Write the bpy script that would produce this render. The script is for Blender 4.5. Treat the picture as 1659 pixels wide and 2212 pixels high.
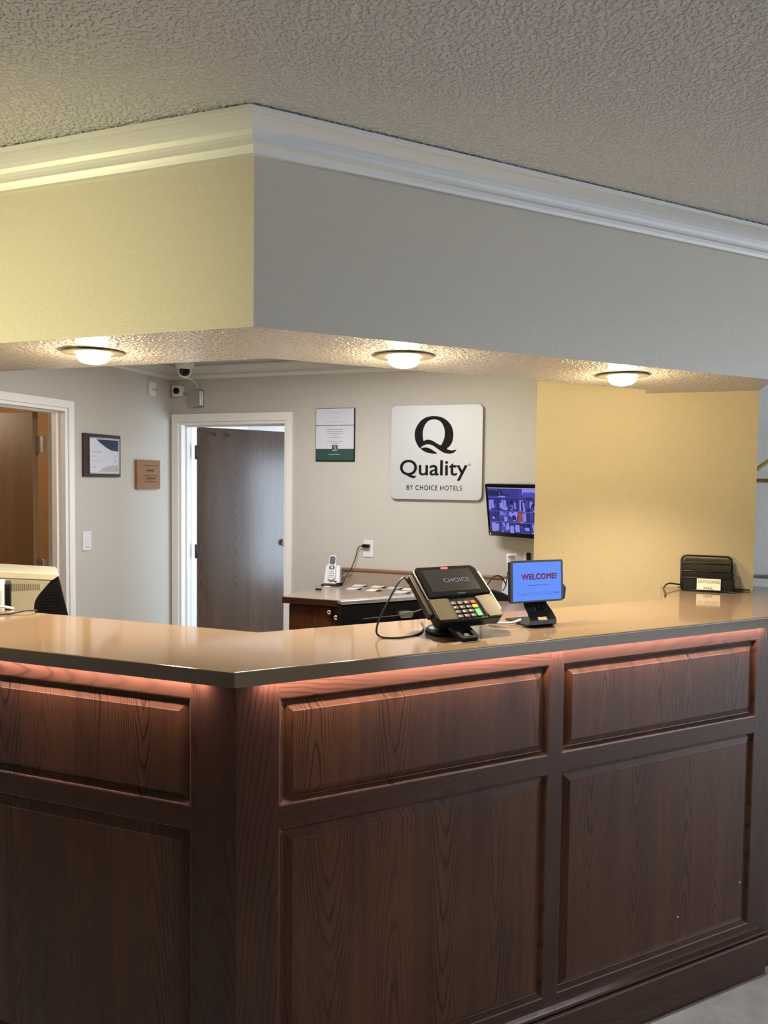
import bpy, bmesh, math, random
from mathutils import Vector, Matrix
random.seed(7)
for o in list(bpy.data.objects): bpy.data.objects.remove(o)
SC = bpy.context.scene
COL = SC.collection
PI = math.pi
S2 = math.sqrt(0.5)

# ------------------------------------------------------------------ camera
cam = bpy.data.objects.new('camera', bpy.data.cameras.new('camera'))
COL.objects.link(cam)
F = Vector((-0.32871, 0.94337, -0.04472)); R = Vector((0.94409, 0.3295, 0.01124)); U = Vector((-0.02534, 0.03853, 0.99894))
m = Matrix((R, U, -F)).transposed().to_4x4(); m.translation = (0, 0, 1.65)
cam.matrix_world = m
cam.data.sensor_fit = 'VERTICAL'; cam.data.sensor_height = 24.0
cam.data.lens = 1593.2 / 2212 * 24.0
cam.data.clip_start = 0.02
SC.camera = cam

# ------------------------------------------------------------------ world, light, exposure
SC.view_settings.view_transform = 'Standard'
SC.view_settings.look = 'None'
SC.view_settings.gamma = 1.0
SC.view_settings.use_curve_mapping = False
SC.view_settings.exposure = 0.0
SC.cycles.max_bounces = 8
SC.cycles.diffuse_bounces = 4
W = bpy.data.worlds.new('world'); SC.world = W; W.use_nodes = True
bg = W.node_tree.nodes['Background']
bg.inputs[0].default_value = (0.80, 0.90, 1.0, 1); bg.inputs[1].default_value = 0.055

def area(name, loc, target, sx, sy, power, color):
    L = bpy.data.lights.new(name, 'AREA'); L.shape = 'RECTANGLE'; L.size = sx; L.size_y = sy
    L.energy = power; L.color = color
    o = bpy.data.objects.new(name, L); COL.objects.link(o); o.location = loc
    o.rotation_euler = (Vector(target) - Vector(loc)).to_track_quat('-Z', 'Y').to_euler()
    return o
def point(name, loc, power, color, r=0.05):
    L = bpy.data.lights.new(name, 'POINT'); L.energy = power; L.color = color; L.shadow_soft_size = r
    o = bpy.data.objects.new(name, L); COL.objects.link(o); o.location = loc
    return o
# daylight through the glazed wall on the right, and an added warm fill behind the viewer
area('window_daylight', (8.2, 2.0, 1.40), (0, 2.0, 1.40), 6.4, 2.1, 350, (0.80, 0.89, 1.0))
area('lobby_fill', (-0.5, -4.2, 1.5), (-0.5, 2.0, 1.5), 7.5, 1.9, 9, (1.0, 0.90, 0.74))
# lamp of the lobby seating to the left of the frame
L = bpy.data.lights.new('wall_washer', 'SPOT'); L.energy = 400; L.color = (1.0, 0.90, 0.46); L.spot_size = math.radians(40); L.spot_blend = 1.0; L.shadow_soft_size = 0.06
o = bpy.data.objects.new('wall_washer', L); COL.objects.link(o); o.location = (-3.0, -0.3, 1.55)
o.rotation_euler = (Vector((-1.60, 1.6, 1.93)) - o.location).to_track_quat('-Z', 'Y').to_euler()
# added fill under the back office ceiling, no fixture seen there
area('office_fill', (-1.5, 3.2, 2.40), (-1.5, 3.2, 0), 0.9, 0.5, 52, (1.0, 0.98, 0.97))
# rooms beyond the two doors
area('far_room_window', (-0.56, 5.5, 1.2), (-3.0, 5.5, 1.2), 1.1, 1.3, 62, (0.66, 0.82, 1.0))
area('far_room_fill', (-2.6, 6.2, 2.45), (-2.6, 6.2, 0), 1.0, 1.0, 26, (1.0, 0.98, 0.95))  # added fill, whitens the room seen through the door gap
point('side_room_lamp', (-4.6, 2.75, 2.1), 34, (1.0, 0.80, 0.55), 0.1)

# ------------------------------------------------------------------ materials
def new_mat(name):
    mt = bpy.data.materials.new(name); mt.use_nodes = True
    nt = mt.node_tree
    return mt, nt, nt.nodes['Principled BSDF']
def N(nt, typ, **kw):
    n = nt.nodes.new(typ)
    for k, v in kw.items():
        if k.startswith('i_'):
            key = k[2:]
            key = int(key) if key.isdigit() else key.replace('_', ' ')
            n.inputs[key].default_value = v
        else: setattr(n, k, v)
    return n
def mapping(nt, scale, coord='Object'):
    tc = N(nt, 'ShaderNodeTexCoord'); mp = N(nt, 'ShaderNodeMapping')
    mp.inputs['Scale'].default_value = scale
    nt.links.new(tc.outputs[coord], mp.inputs['Vector'])
    return mp
def plain(name, col, rough=0.5, metal=0.0, spec=0.5, emit=None, strength=0, var=0.06, vscale=30, bump=0):
    mt, nt, b = new_mat(name)
    b.inputs['Roughness'].default_value = rough; b.inputs['Metallic'].default_value = metal
    b.inputs['Specular IOR Level'].default_value = spec
    mp = mapping(nt, (vscale,) * 3)
    no = N(nt, 'ShaderNodeTexNoise', i_Scale=1.0, i_Detail=3.0)
    nt.links.new(mp.outputs[0], no.inputs['Vector'])
    mx = N(nt, 'ShaderNodeMix', data_type='RGBA')
    c = Vector(col)
    mx.inputs[6].default_value = (*(c * (1 - var)), 1); mx.inputs[7].default_value = (*[min(1, x) for x in c * (1 + var)], 1)
    nt.links.new(no.outputs['Fac'], mx.inputs[0]); nt.links.new(mx.outputs[2], b.inputs['Base Color'])
    if bump:
        bp = N(nt, 'ShaderNodeBump', i_Strength=0.5, i_Distance=bump)
        nt.links.new(no.outputs['Fac'], bp.inputs['Height']); nt.links.new(bp.outputs[0], b.inputs['Normal'])
    if emit:
        b.inputs['Emission Color'].default_value = (*emit, 1); b.inputs['Emission Strength'].default_value = strength
    return mt
def textured_ceiling(name, col, rough, scale, dist):
    mt, nt, b = new_mat(name)
    b.inputs['Base Color'].default_value = (*col, 1); b.inputs['Roughness'].default_value = rough
    mp = mapping(nt, (1, 1, 1), 'Object')
    a = N(nt, 'ShaderNodeTexNoise', i_Scale=scale, i_Detail=1.6, i_Roughness=0.5, i_Distortion=0.25)
    nt.links.new(mp.outputs[0], a.inputs['Vector'])
    ad = N(nt, 'ShaderNodeMapRange', i_1=0.40, i_2=0.66, interpolation_type='SMOOTHSTEP'); nt.links.new(a.outputs['Fac'], ad.inputs[0])
    bp = N(nt, 'ShaderNodeBump', i_Strength=0.9, i_Distance=dist)
    nt.links.new(ad.outputs[0], bp.inputs['Height']); nt.links.new(bp.outputs[0], b.inputs['Normal'])
    return mt
def wallpaper(name, col, rough=0.5, dist=0.0006):
    mt, nt, b = new_mat(name)
    b.inputs['Roughness'].default_value = rough
    mp = mapping(nt, (260, 260, 60)); mp2 = mapping(nt, (70, 70, 320))
    a = N(nt, 'ShaderNodeTexNoise', i_Scale=1.0, i_Detail=3.0); c = N(nt, 'ShaderNodeTexNoise', i_Scale=1.0, i_Detail=2.0)
    nt.links.new(mp.outputs[0], a.inputs['Vector']); nt.links.new(mp2.outputs[0], c.inputs['Vector'])
    ad = N(nt, 'ShaderNodeMath', operation='ADD'); nt.links.new(a.outputs['Fac'], ad.inputs[0]); nt.links.new(c.outputs['Fac'], ad.inputs[1])
    mp3 = mapping(nt, (75, 75, 38)); big = N(nt, 'ShaderNodeTexNoise', i_Scale=1.0, i_Detail=4.0); nt.links.new(mp3.outputs[0], big.inputs['Vector'])
    ad2 = N(nt, 'ShaderNodeMath', operation='ADD'); nt.links.new(ad.outputs[0], ad2.inputs[0]); nt.links.new(big.outputs['Fac'], ad2.inputs[1])
    mr = N(nt, 'ShaderNodeMapRange', i_1=0.6, i_2=1.5); nt.links.new(ad.outputs[0], mr.inputs[0])
    mx = N(nt, 'ShaderNodeMix', data_type='RGBA'); cv = Vector(col)
    mx.inputs[6].default_value = (*(cv * 0.94), 1); mx.inputs[7].default_value = (*(cv * 1.05), 1)
    nt.links.new(mr.outputs[0], mx.inputs[0]); nt.links.new(mx.outputs[2], b.inputs['Base Color'])
    bp = N(nt, 'ShaderNodeBump', i_Strength=0.6, i_Distance=dist)
    nt.links.new(ad2.outputs[0], bp.inputs['Height']); nt.links.new(bp.outputs[0], b.inputs['Normal'])
    return mt
def wood(name, dark, light, vertical=True, board=0.115, rough=0.27, K=9.0, freq=25.0, coat=0.0, contrast=1.0):
    """oak: cathedral grain per glued board, plus stretched pores"""
    mt, nt, b = new_mat(name); L = nt.links.new
    tc = N(nt, 'ShaderNodeTexCoord'); oi = N(nt, 'ShaderNodeObjectInfo')
    sp = N(nt, 'ShaderNodeSeparateXYZ'); L(tc.outputs['Object'], sp.inputs[0])
    ax = sp.outputs['X'] if vertical else sp.outputs['Z']
    az = sp.outputs['Z'] if vertical else sp.outputs['X']
    def M(op, a, bb=None, c=None):
        n = N(nt, 'ShaderNodeMath', operation=op)
        for i, v in enumerate((a, bb, c)):
            if v is None: continue
            if isinstance(v, (int, float)): n.inputs[i].default_value = v
            else: L(v, n.inputs[i])
        return n.outputs[0]
    axy = M('ADD', ax, M('MULTIPLY', sp.outputs['Y'], 0.9))
    xs = M('ADD', M('DIVIDE', axy, board), M('MULTIPLY', oi.outputs['Random'], 17.3))
    bid = M('FLOOR', xs)
    wn = N(nt, 'ShaderNodeTexWhiteNoise', noise_dimensions='1D')
    L(M('ADD', bid, M('MULTIPLY', oi.outputs['Random'], 31.7)), wn.inputs['W'])
    sc = N(nt, 'ShaderNodeSeparateColor'); L(wn.outputs['Color'], sc.inputs[0])
    xl = M('ADD', M('SUBTRACT', M('FRACT', xs), 0.5), M('MULTIPLY', M('SUBTRACT', sc.outputs[0], 0.5), 0.9))
    sgn = M('SUBTRACT', M('MULTIPLY', M('GREATER_THAN', sc.outputs[1], 0.45), 2.0), 1.0)
    cb = N(nt, 'ShaderNodeCombineXYZ'); L(M('MULTIPLY', xs, 1.6), cb.inputs[0]); L(M('MULTIPLY', az, 2.2), cb.inputs[1]); L(M('MULTIPLY', sc.outputs[2], 9.0), cb.inputs[2])
    n1 = N(nt, 'ShaderNodeTexNoise', i_Scale=1.0, i_Detail=3.0, i_Roughness=0.5); L(cb.outputs[0], n1.inputs['Vector'])
    kk = M('MULTIPLY', M('ADD', M('MULTIPLY', sc.outputs[0], 1.3), 0.35), K)
    cbw = N(nt, 'ShaderNodeCombineXYZ'); L(M('MULTIPLY', axy, 70.0), cbw.inputs[0]); L(M('MULTIPLY', az, 14.0), cbw.inputs[1]); L(M('MULTIPLY', oi.outputs['Random'], 13.0), cbw.inputs[2])
    nw = N(nt, 'ShaderNodeTexNoise', i_Scale=1.0, i_Detail=3.0); L(cbw.outputs[0], nw.inputs['Vector'])
    xa = M('POWER', M('ABSOLUTE', xl), 1.7)
    g = M('ADD', M('MULTIPLY', M('MULTIPLY', az, sgn), M('ADD', M('MULTIPLY', sc.outputs[2], 2.0), 1.2)), M('MULTIPLY', xa, kk))
    g = M('ADD', g, M('MULTIPLY', nw.outputs['Fac'], 0.16))
    g = M('ADD', g, M('MULTIPLY', n1.outputs['Fac'], 0.9)); g = M('ADD', g, M('MULTIPLY', sc.outputs[2], 3.0))
    ring = M('FRACT', M('MULTIPLY', g, freq / 6.28))
    ring = M('SUBTRACT', 1.0, M('POWER', M('ABSOLUTE', M('SUBTRACT', M('MULTIPLY', ring, 2.0), 1.0)), 3.5))
    cb2 = N(nt, 'ShaderNodeCombineXYZ'); L(M('MULTIPLY', axy, 420.0), cb2.inputs[0]); L(M('MULTIPLY', az, 9.0), cb2.inputs[1])
    n2 = N(nt, 'ShaderNodeTexNoise', i_Scale=1.0, i_Detail=2.0); L(cb2.outputs[0], n2.inputs['Vector'])
    cb3 = N(nt, 'ShaderNodeCombineXYZ'); L(M('MULTIPLY', axy, 26.0), cb3.inputs[0]); L(M('MULTIPLY', az, 1.7), cb3.inputs[1]); L(M('MULTIPLY', oi.outputs['Random'], 40.0), cb3.inputs[2])
    n3 = N(nt, 'ShaderNodeTexNoise', i_Scale=1.0, i_Detail=3.0); L(cb3.outputs[0], n3.inputs['Vector'])
    cbm = N(nt, 'ShaderNodeCombineXYZ'); L(M('MULTIPLY', axy, 11.0), cbm.inputs[0]); L(M('MULTIPLY', az, 2.0), cbm.inputs[1]); L(M('MULTIPLY', oi.outputs['Random'], 23.0), cbm.inputs[2])
    nm = N(nt, 'ShaderNodeTexNoise', i_Scale=1.0, i_Detail=2.0); L(cbm.outputs[0], nm.inputs['Vector'])
    msk = N(nt, 'ShaderNodeMapRange', i_1=0.36, i_2=0.58, i_3=0.15, i_4=1.0); L(nm.outputs['Fac'], msk.inputs[0])
    ring = M('SUBTRACT', 1.0, M('MULTIPLY', M('SUBTRACT', 1.0, ring), msk.outputs[0]))
    f = M('ADD', M('MULTIPLY', ring, 0.50 * contrast), M('MULTIPLY', n2.outputs['Fac'], 0.34 * contrast))
    f = M('ADD', f, M('MULTIPLY', n3.outputs['Fac'], 0.55)); f = M('ADD', f, M('MULTIPLY', sc.outputs[1], 0.18))
    f = M('SUBTRACT', f, 0.56)
    mx = N(nt, 'ShaderNodeMix', data_type='RGBA', clamp_factor=True)
    mx.inputs[6].default_value = (*dark, 1); mx.inputs[7].default_value = (*light, 1)
    L(f, mx.inputs[0]); L(mx.outputs[2], b.inputs['Base Color'])
    b.inputs['Roughness'].default_value = rough; b.inputs['Specular IOR Level'].default_value = 0.32; b.inputs['Coat Weight'].default_value = coat; b.inputs['Coat Roughness'].default_value = 0.25
    bp = N(nt, 'ShaderNodeBump', i_Strength=0.12, i_Distance=0.0003); L(f, bp.inputs['Height']); L(bp.outputs[0], b.inputs['Normal'])
    return mt
def emis(name, col, strength):
    mt, nt, b = new_mat(name)
    b.inputs['Base Color'].default_value = (0, 0, 0, 1); b.inputs['Roughness'].default_value = 0.3; b.inputs['Specular IOR Level'].default_value = 0.08
    b.inputs['Emission Color'].default_value = (*col, 1); b.inputs['Emission Strength'].default_value = strength
    return mt

M_CEIL = textured_ceiling('ceiling_texture', (0.58, 0.575, 0.575), 0.33, 95, 0.004)
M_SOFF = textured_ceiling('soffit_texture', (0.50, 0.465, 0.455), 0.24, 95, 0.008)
M_WALL = wallpaper('linen_wallpaper', (0.49, 0.465, 0.42), 0.5)
M_BULK = wallpaper('bulkhead_wallpaper', (0.50, 0.465, 0.40), 0.36, 0.0006)
M_YELL = wallpaper('yellow_wallpaper', (0.44, 0.357, 0.222), 0.6)
M_PALE = plain('pale_paint', (0.88, 0.89, 0.89), 0.6)
M_OCHRE = plain('ochre_paint', (0.42, 0.25, 0.12), 0.6)
M_TRIM = plain('white_trim_paint', (0.62, 0.62, 0.62), 0.38, var=0.03)
M_TRIMI = plain('casing_paint', (0.78, 0.77, 0.75), 0.35, var=0.03)
M_WPAN = wood('panel_oak', (0.015, 0.0045, 0.0020), (0.128, 0.041, 0.0150), True, board=0.17)
M_WSTI = wood('stile_oak', (0.024, 0.007, 0.0035), (0.090, 0.030, 0.0145), True, board=0.30, K=8.0, contrast=0.7)
M_WRAI = wood('rail_oak', (0.024, 0.007, 0.0035), (0.090, 0.030, 0.0145), False, board=0.30, K=8.0, contrast=0.7)
M_DOOR = wood('door_veneer', (0.028, 0.014, 0.008), (0.110, 0.060, 0.035), True, board=0.21, rough=0.2, K=8.0, freq=22, coat=0.3)
M_DOORL = wood('door_veneer_light', (0.15, 0.085, 0.042), (0.25, 0.150, 0.078), True, board=0.26, rough=0.4, K=6.0, freq=14, contrast=0.5)
M_PLQ = wood('plaque_pine', (0.19, 0.090, 0.038), (0.33, 0.165, 0.075), False, board=0.2, rough=0.4)
M_TOP = plain('polished_stone', (0.150, 0.103, 0.066), 0.08, spec=0.6, var=0.10, vscale=260)
M_DESK = plain('desk_laminate', (0.30, 0.235, 0.19), 0.22, var=0.12, vscale=120)
M_BLK = plain('black_plastic', (0.006, 0.006, 0.007), 0.35, spec=0.28)
M_GLOSS = plain('gloss_black', (0.004, 0.004, 0.005), 0.10, spec=0.25)
M_WHT = plain('white_plastic', (0.66, 0.66, 0.69), 0.35, var=0.02)
M_PAPER = plain('paper', (0.56, 0.58, 0.66), 0.7, var=0.02)
M_CARD = plain('buff_card', (0.72, 0.66, 0.58), 0.7)
M_GREY = plain('grey_print', (0.28, 0.28, 0.32), 0.7)
M_BEI = plain('beige_plastic', (0.38, 0.35, 0.255), 0.4)  # darkened for the shade on the old monitor's back
M_BRONZE = plain('bronze_plastic', (0.085, 0.068, 0.042), 0.33, metal=0.3, var=0.04, vscale=200)
M_CHROME = plain('chrome', (0.75, 0.75, 0.76), 0.12, metal=1.0, var=0.01)
M_STEEL = plain('brushed_aluminium', (0.47, 0.48, 0.50), 0.45, metal=0.2, var=0.03, vscale=12)
M_NICK = plain('satin_metal', (0.45, 0.44, 0.43), 0.25, metal=0.9)
M_DARKM = plain('dark_bronze_metal', (0.05, 0.04, 0.035), 0.35, metal=0.6)
M_BRASS = plain('brass', (0.78, 0.58, 0.24), 0.22, metal=1.0, var=0.03)
M_CAB = plain('cable_rubber', (0.015, 0.013, 0.012), 0.5)
M_INK = plain('black_lettering', (0.006, 0.005, 0.006), 0.6, spec=0.1)
M_NAVY = plain('navy_print', (0.018, 0.028, 0.070), 0.5)
M_GREEN = plain('dark_green_print', (0.016, 0.055, 0.050), 0.5)
M_FRAME = plain('mahogany_frame', (0.030, 0.012, 0.010), 0.3)
M_FLOOR = None

# ------------------------------------------------------------------ builders
class MB:
    def __init__(s): s.bm = bmesh.new(); s.mi = 0
    def _new(s, verts, faces):
        vs = [s.bm.verts.new(v) for v in verts]
        for f in faces:
            try:
                fc = s.bm.faces.new([vs[i] for i in f]); fc.material_index = s.mi
            except ValueError: pass
        return vs
    def box(s, a, b, bev=0.0, seg=2):
        x0, y0, z0 = [min(p, q) for p, q in zip(a, b)]; x1, y1, z1 = [max(p, q) for p, q in zip(a, b)]
        t = bmesh.new()
        vs = [t.verts.new(v) for v in ((x0,y0,z0),(x1,y0,z0),(x1,y1,z0),(x0,y1,z0),(x0,y0,z1),(x1,y0,z1),(x1,y1,z1),(x0,y1,z1))]
        for f in ((3,2,1,0),(4,5,6,7),(0,1,5,4),(1,2,6,5),(2,3,7,6),(3,0,4,7)): t.faces.new([vs[i] for i in f])
        if bev: bmesh.ops.bevel(t, geom=list(t.edges), offset=bev, segments=seg, affect='EDGES', profile=0.5, clamp_overlap=True)
        s.merge(t); return s
    def merge(s, t, M=None):
        t.verts.index_update()
        vs = [s.bm.verts.new((M @ v.co) if M else v.co) for v in t.verts]
        for f in t.faces:
            fc = s.bm.faces.new([vs[v.index] for v in f.verts]); fc.material_index = s.mi; fc.smooth = f.smooth
        t.free()
    def prism(s, poly, h, axis='z', off=0.0, bev=0.0):
        """poly of 2-D points extruded along axis from off to off+h; x: (y,z), y: (x,z), z: (x,y)"""
        def p(a, b, c): return {'z': (a, b, c), 'y': (a, c, b), 'x': (c, a, b)}[axis]
        t = bmesh.new(); n = len(poly)
        A = [t.verts.new(p(a, b, off)) for a, b in poly]; B = [t.verts.new(p(a, b, off + h)) for a, b in poly]
        f1 = t.faces.new(A); f2 = t.faces.new(B[::-1])
        for i in range(n): t.faces.new((A[(i+1) % n], A[i], B[i], B[(i+1) % n]))
        bmesh.ops.recalc_face_normals(t, faces=t.faces)
        if bev: bmesh.ops.bevel(t, geom=list(t.edges), offset=bev, segments=2, affect='EDGES', profile=0.5, clamp_overlap=True)
        s.merge(t); return s
    def lathe(s, prof, c=(0, 0, 0), n=32, M=None):
        """prof: list of (r, z); closed at r = 0 ends"""
        t = bmesh.new(); rings = []
        for r, z in prof:
            if r < 1e-6: rings.append([t.verts.new((0, 0, z))])
            else: rings.append([t.verts.new((r * math.cos(2*PI*k/n), r * math.sin(2*PI*k/n), z)) for k in range(n)])
        for a, b in zip(rings, rings[1:]):
            for k in range(n):
                q = [a[k % len(a)], a[(k+1) % len(a)], b[(k+1) % len(b)], b[k % len(b)]]
                u = []
                for v in q:
                    if v not in u: u.append(v)
                if len(u) > 2:
                    f = t.faces.new(u); f.smooth = True
        bmesh.ops.recalc_face_normals(t, faces=t.faces)
        s.merge(t, (M or Matrix()) if M else Matrix.Translation(c)); return s
    def tube(s, pts, r, n=8, closed=False):
        pts = [Vector(p) for p in pts]; t = bmesh.new(); rings = []
        k = len(pts); up = Vector((0, 0, 1))
        for i, p in enumerate(pts):
            if closed: d = pts[(i+1) % k] - pts[i-1]
            else: d = pts[min(i+1, k-1)] - pts[max(i-1, 0)]
            d.normalize()
            if abs(d.dot(up)) > 0.95: a = d.cross(Vector((1, 0, 0)))
            else: a = d.cross(up)
            a.normalize(); b = d.cross(a)
            if rings and (a.dot(pa) < 0): a = -a; b = -b
            pa = a
            rings.append([t.verts.new(p + r * (a * math.cos(2*PI*j/n) + b * math.sin(2*PI*j/n))) for j in range(n)])
        pairs = list(zip(rings, rings[1:])) + ([(rings[-1], rings[0])] if closed else [])
        for a, b in pairs:
            for j in range(n):
                f = t.faces.new((a[j], a[(j+1) % n], b[(j+1) % n], b[j])); f.smooth = True
        if not closed: t.faces.new(rings[0][::-1]); t.faces.new(rings[-1])
        bmesh.ops.recalc_face_normals(t, faces=t.faces)
        s.merge(t); return s
    def build(s, name, mat, parent=None, M=None, **props):
        me = bpy.data.meshes.new(name); s.bm.to_mesh(me); s.bm.free()
        for q in (mat if isinstance(mat, (list, tuple)) else [mat]): me.materials.append(q)
        o = bpy.data.objects.new(name, me); COL.objects.link(o)
        if parent: o.parent = parent
        if M is not None: o.matrix_local = M
        for k, v in props.items(): o[k] = v
        return o
def thing(name, label, cat, loc=(0, 0, 0), rz=0.0, group=None, kind=None):
    o = bpy.data.objects.new(name, None); COL.objects.link(o); o.location = loc; o.rotation_euler = (0, 0, rz)
    o.empty_display_size = 0.05
    if kind: o['kind'] = kind
    else: o['label'] = label; o['category'] = cat
    if group: o['group'] = group
    return o
def tag(o, label, cat, group=None):
    o['label'] = label; o['category'] = cat
    if group: o['group'] = group
    return o
def spline(pts, n=10):
    P = [Vector(p) for p in pts]; P = [P[0]] + P + [P[-1]]; out = []
    for i in range(1, len(P) - 2):
        for k in range(n):
            t = k / n; a, b, c, d = P[i-1], P[i], P[i+1], P[i+2]
            out.append(0.5 * ((2*b) + (c-a)*t + (2*a-5*b+4*c-d)*t*t + (3*b-a-3*c+d)*t**3))
    out.append(P[-2]); return out
def text_mesh(body, w, h, mat, parent, M, name='lettering', ext=0.0006, bold=0.0, spacing=1.0, fat=0.0):
    """letters centred on the local origin in the x-y plane, fitted to w x h"""
    cu = bpy.data.curves.new('t', 'FONT'); cu.body = body; cu.extrude = 0.0; cu.offset = bold; cu.space_character = spacing
    cu.align_x = 'CENTER'; cu.resolution_u = 8
    ob = bpy.data.objects.new('t', cu); COL.objects.link(ob)
    dg = bpy.context.evaluated_depsgraph_get()
    me = bpy.data.meshes.new_from_object(ob.evaluated_get(dg))
    bpy.data.objects.remove(ob); bpy.data.curves.remove(cu)
    xs = [v.co.x for v in me.vertices]; ys = [v.co.y for v in me.vertices]
    cx, cy = (min(xs)+max(xs))/2, (min(ys)+max(ys))/2; sx = w/(max(xs)-min(xs)); sy = h/(max(ys)-min(ys))
    for v in me.vertices: v.co = ((v.co.x-cx)*sx, (v.co.y-cy)*sy, ext)
    if fat:
        b2 = bmesh.new()
        for i, (dx, dy) in enumerate(((0, 0), (fat, 0), (-fat, 0), (0, fat), (0, -fat), (fat*.7, fat*.7), (-fat*.7, -fat*.7), (fat*.7, -fat*.7), (-fat*.7, fat*.7))):
            k0 = len(b2.verts); b2.from_mesh(me); b2.verts.ensure_lookup_table()
            for v in b2.verts[k0:]: v.co += Vector((dx, dy, i * 0.00001))
        b2.to_mesh(me); b2.free()
    me.materials.clear(); me.materials.append(mat); me.name = name
    o = bpy.data.objects.new(name, me); COL.objects.link(o); o.parent = parent; o.matrix_local = M
    return o
def rrect(w, h, r, n=5, cx=0, cy=0):
    out = []
    for sx, sy, a0 in ((1, 1, 0), (-1, 1, 90), (-1, -1, 180), (1, -1, 270)):
        for k in range(n + 1):
            a = math.radians(a0 + 90 * k / n)
            out.append((cx + sx*(w/2-r) + r*math.cos(a), cy + sy*(h/2-r) + r*math.sin(a)))
    return out
def fill(polys, h, z=0.0):
    """outline with holes filled and thickened: a MB in the x-y plane"""
    t = bmesh.new(); ed = []
    for poly in polys:
        vs = [t.verts.new((x, y, z)) for x, y in poly]
        for i in range(len(vs)): ed.append(t.edges.new((vs[i-1], vs[i])))
    bmesh.ops.triangle_fill(t, use_beauty=True, edges=ed, normal=(0, 0, 1))
    r = bmesh.ops.extrude_face_region(t, geom=list(t.faces))
    bmesh.ops.translate(t, vec=(0, 0, h), verts=[v for v in r['geom'] if isinstance(v, bmesh.types.BMVert)])
    bmesh.ops.recalc_face_normals(t, faces=t.faces)
    mb = MB(); mb.merge(t); return mb
def frameM(origin, xax, yax):
    x = Vector(xax).normalized(); y = Vector(yax).normalized(); z = x.cross(y)
    q = Matrix((x, y, z)).transposed().to_4x4(); q.translation = origin; return q
WALLM = lambda x, y, z: frameM((x, y, z), (1, 0, 0), (0, 0, 1))      # flat thing on the back wall, facing -Y
LEFTM = lambda x, y, z: frameM((x, y, z), (0, 1, 0), (0, 0, 1))      # flat thing on the left wall, facing +X
def frame_thing(name, label, cat, M, group=None):
    o = thing(name, label, cat, group=group); o.matrix_world = M; return o

# ------------------------------------------------------------------ dimensions
ZC = 1.219          # counter top
ZS = 2.015          # underside of the bulkhead
ZL = 2.507          # lobby ceiling
ZI = 2.432          # office ceiling
YB = 4.55           # office back wall
XW = -3.22          # office left wall
DL, DR = 1.599, 1.765            # bulkhead front planes
BL, BR = 2.035, 2.203            # bulkhead back planes
def on_r(d, x): return (x, x + d / S2)                 # point of the plane (-x+y)/sqrt2 = d at a given x
def corner(yl, d): return (yl - d / S2, yl)

# ------------------------------------------------------------------ setting: floor, ceilings, walls
mt, nt, b = new_mat('stone_floor'); M_FLOOR = mt
mp = mapping(nt, (1, 1, 1)); no = N(nt, 'ShaderNodeTexNoise', i_Scale=7.0, i_Detail=6.0, i_Roughness=0.65); nt.links.new(mp.outputs[0], no.inputs['Vector'])
cr = N(nt, 'ShaderNodeValToRGB'); cr.color_ramp.elements[0].position = 0.3; cr.color_ramp.elements[0].color = (0.30, 0.265, 0.215, 1)
cr.color_ramp.elements[1].position = 0.7; cr.color_ramp.elements[1].color = (0.46, 0.44, 0.41, 1)
nt.links.new(no.outputs['Fac'], cr.inputs[0]); nt.links.new(cr.outputs[0], b.inputs['Base Color']); b.inputs['Roughness'].default_value = 0.3
MB().box((-6.2, -4.5, -0.1), (8.4, 7.6, 0)).build('floor', M_FLOOR, kind='structure')
MB().box((-3.34, -4.5, ZL), (8.4, 3.4, ZL + 0.1)).build('ceiling', M_CEIL, kind='structure')
ib = corner(BL - 0.03, BR - 0.03)
f = MB(); f.prism([(XW, BL - 0.03), ib, on_r(BR - 0.03, 0.007), (0.43, 3.20), (0.43, YB), (XW, YB)], ZL - ZI - 0.003, 'z', ZI)
f.build('ceiling', M_CEIL, kind='structure')
MB().box((0.43, 3.40, ZL), (8.4, 5.4, ZL + 0.1)).build('ceiling', M_PALE, kind='structure')

# bulkhead over the counter (papered faces, textured underside)
fc = corner(DL, DR); bc = corner(BL, BR)
poly = [(XW, DL), fc, on_r(DR, 0.43), (0.43, 3.25), (0.007, 3.25), on_r(BR, 0.007), bc, (XW, BL)]
f = MB(); f.prism(poly, ZL - ZS, 'z', ZS)
for q in f.bm.faces:
    q.normal_update(); q.material_index = 1 if q.normal.z < -0.5 else 0
f.build('wall_soffit', [M_BULK, M_SOFF], kind='structure')

# office walls
f = MB()
LY0, LY1, LZ = 2.70, 3.52, 2.048           # opening of the left door
f.box((XW - 0.12, LY1, 0), (XW, YB + 0.12, ZL)); f.box((XW - 0.12, LY0, LZ), (XW, LY1, ZL)); f.box((XW - 0.12, -4.5, 0), (XW, LY0, ZL))
f.build('wall_left', M_WALL, kind='structure')
f = MB(); DX0, DX1, DZ = -3.155, -2.290, 2.042
f.box((XW, YB, 0), (DX0, YB + 0.12, ZL)); f.box((DX0, YB, DZ), (DX1, YB + 0.12, ZL)); f.box((DX1, YB, 0), (0.43, YB + 0.12, ZL))
f.build('wall_back', M_WALL, kind='structure')
MB().box((-0.437, 3.25, 0), (0.43, YB, ZI)).build('wall_right', M_YELL, kind='structure')
MB().box((0.43, 5.25, 0), (8.4, 5.37, ZL)).build('wall_far', M_PALE, kind='structure')
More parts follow.
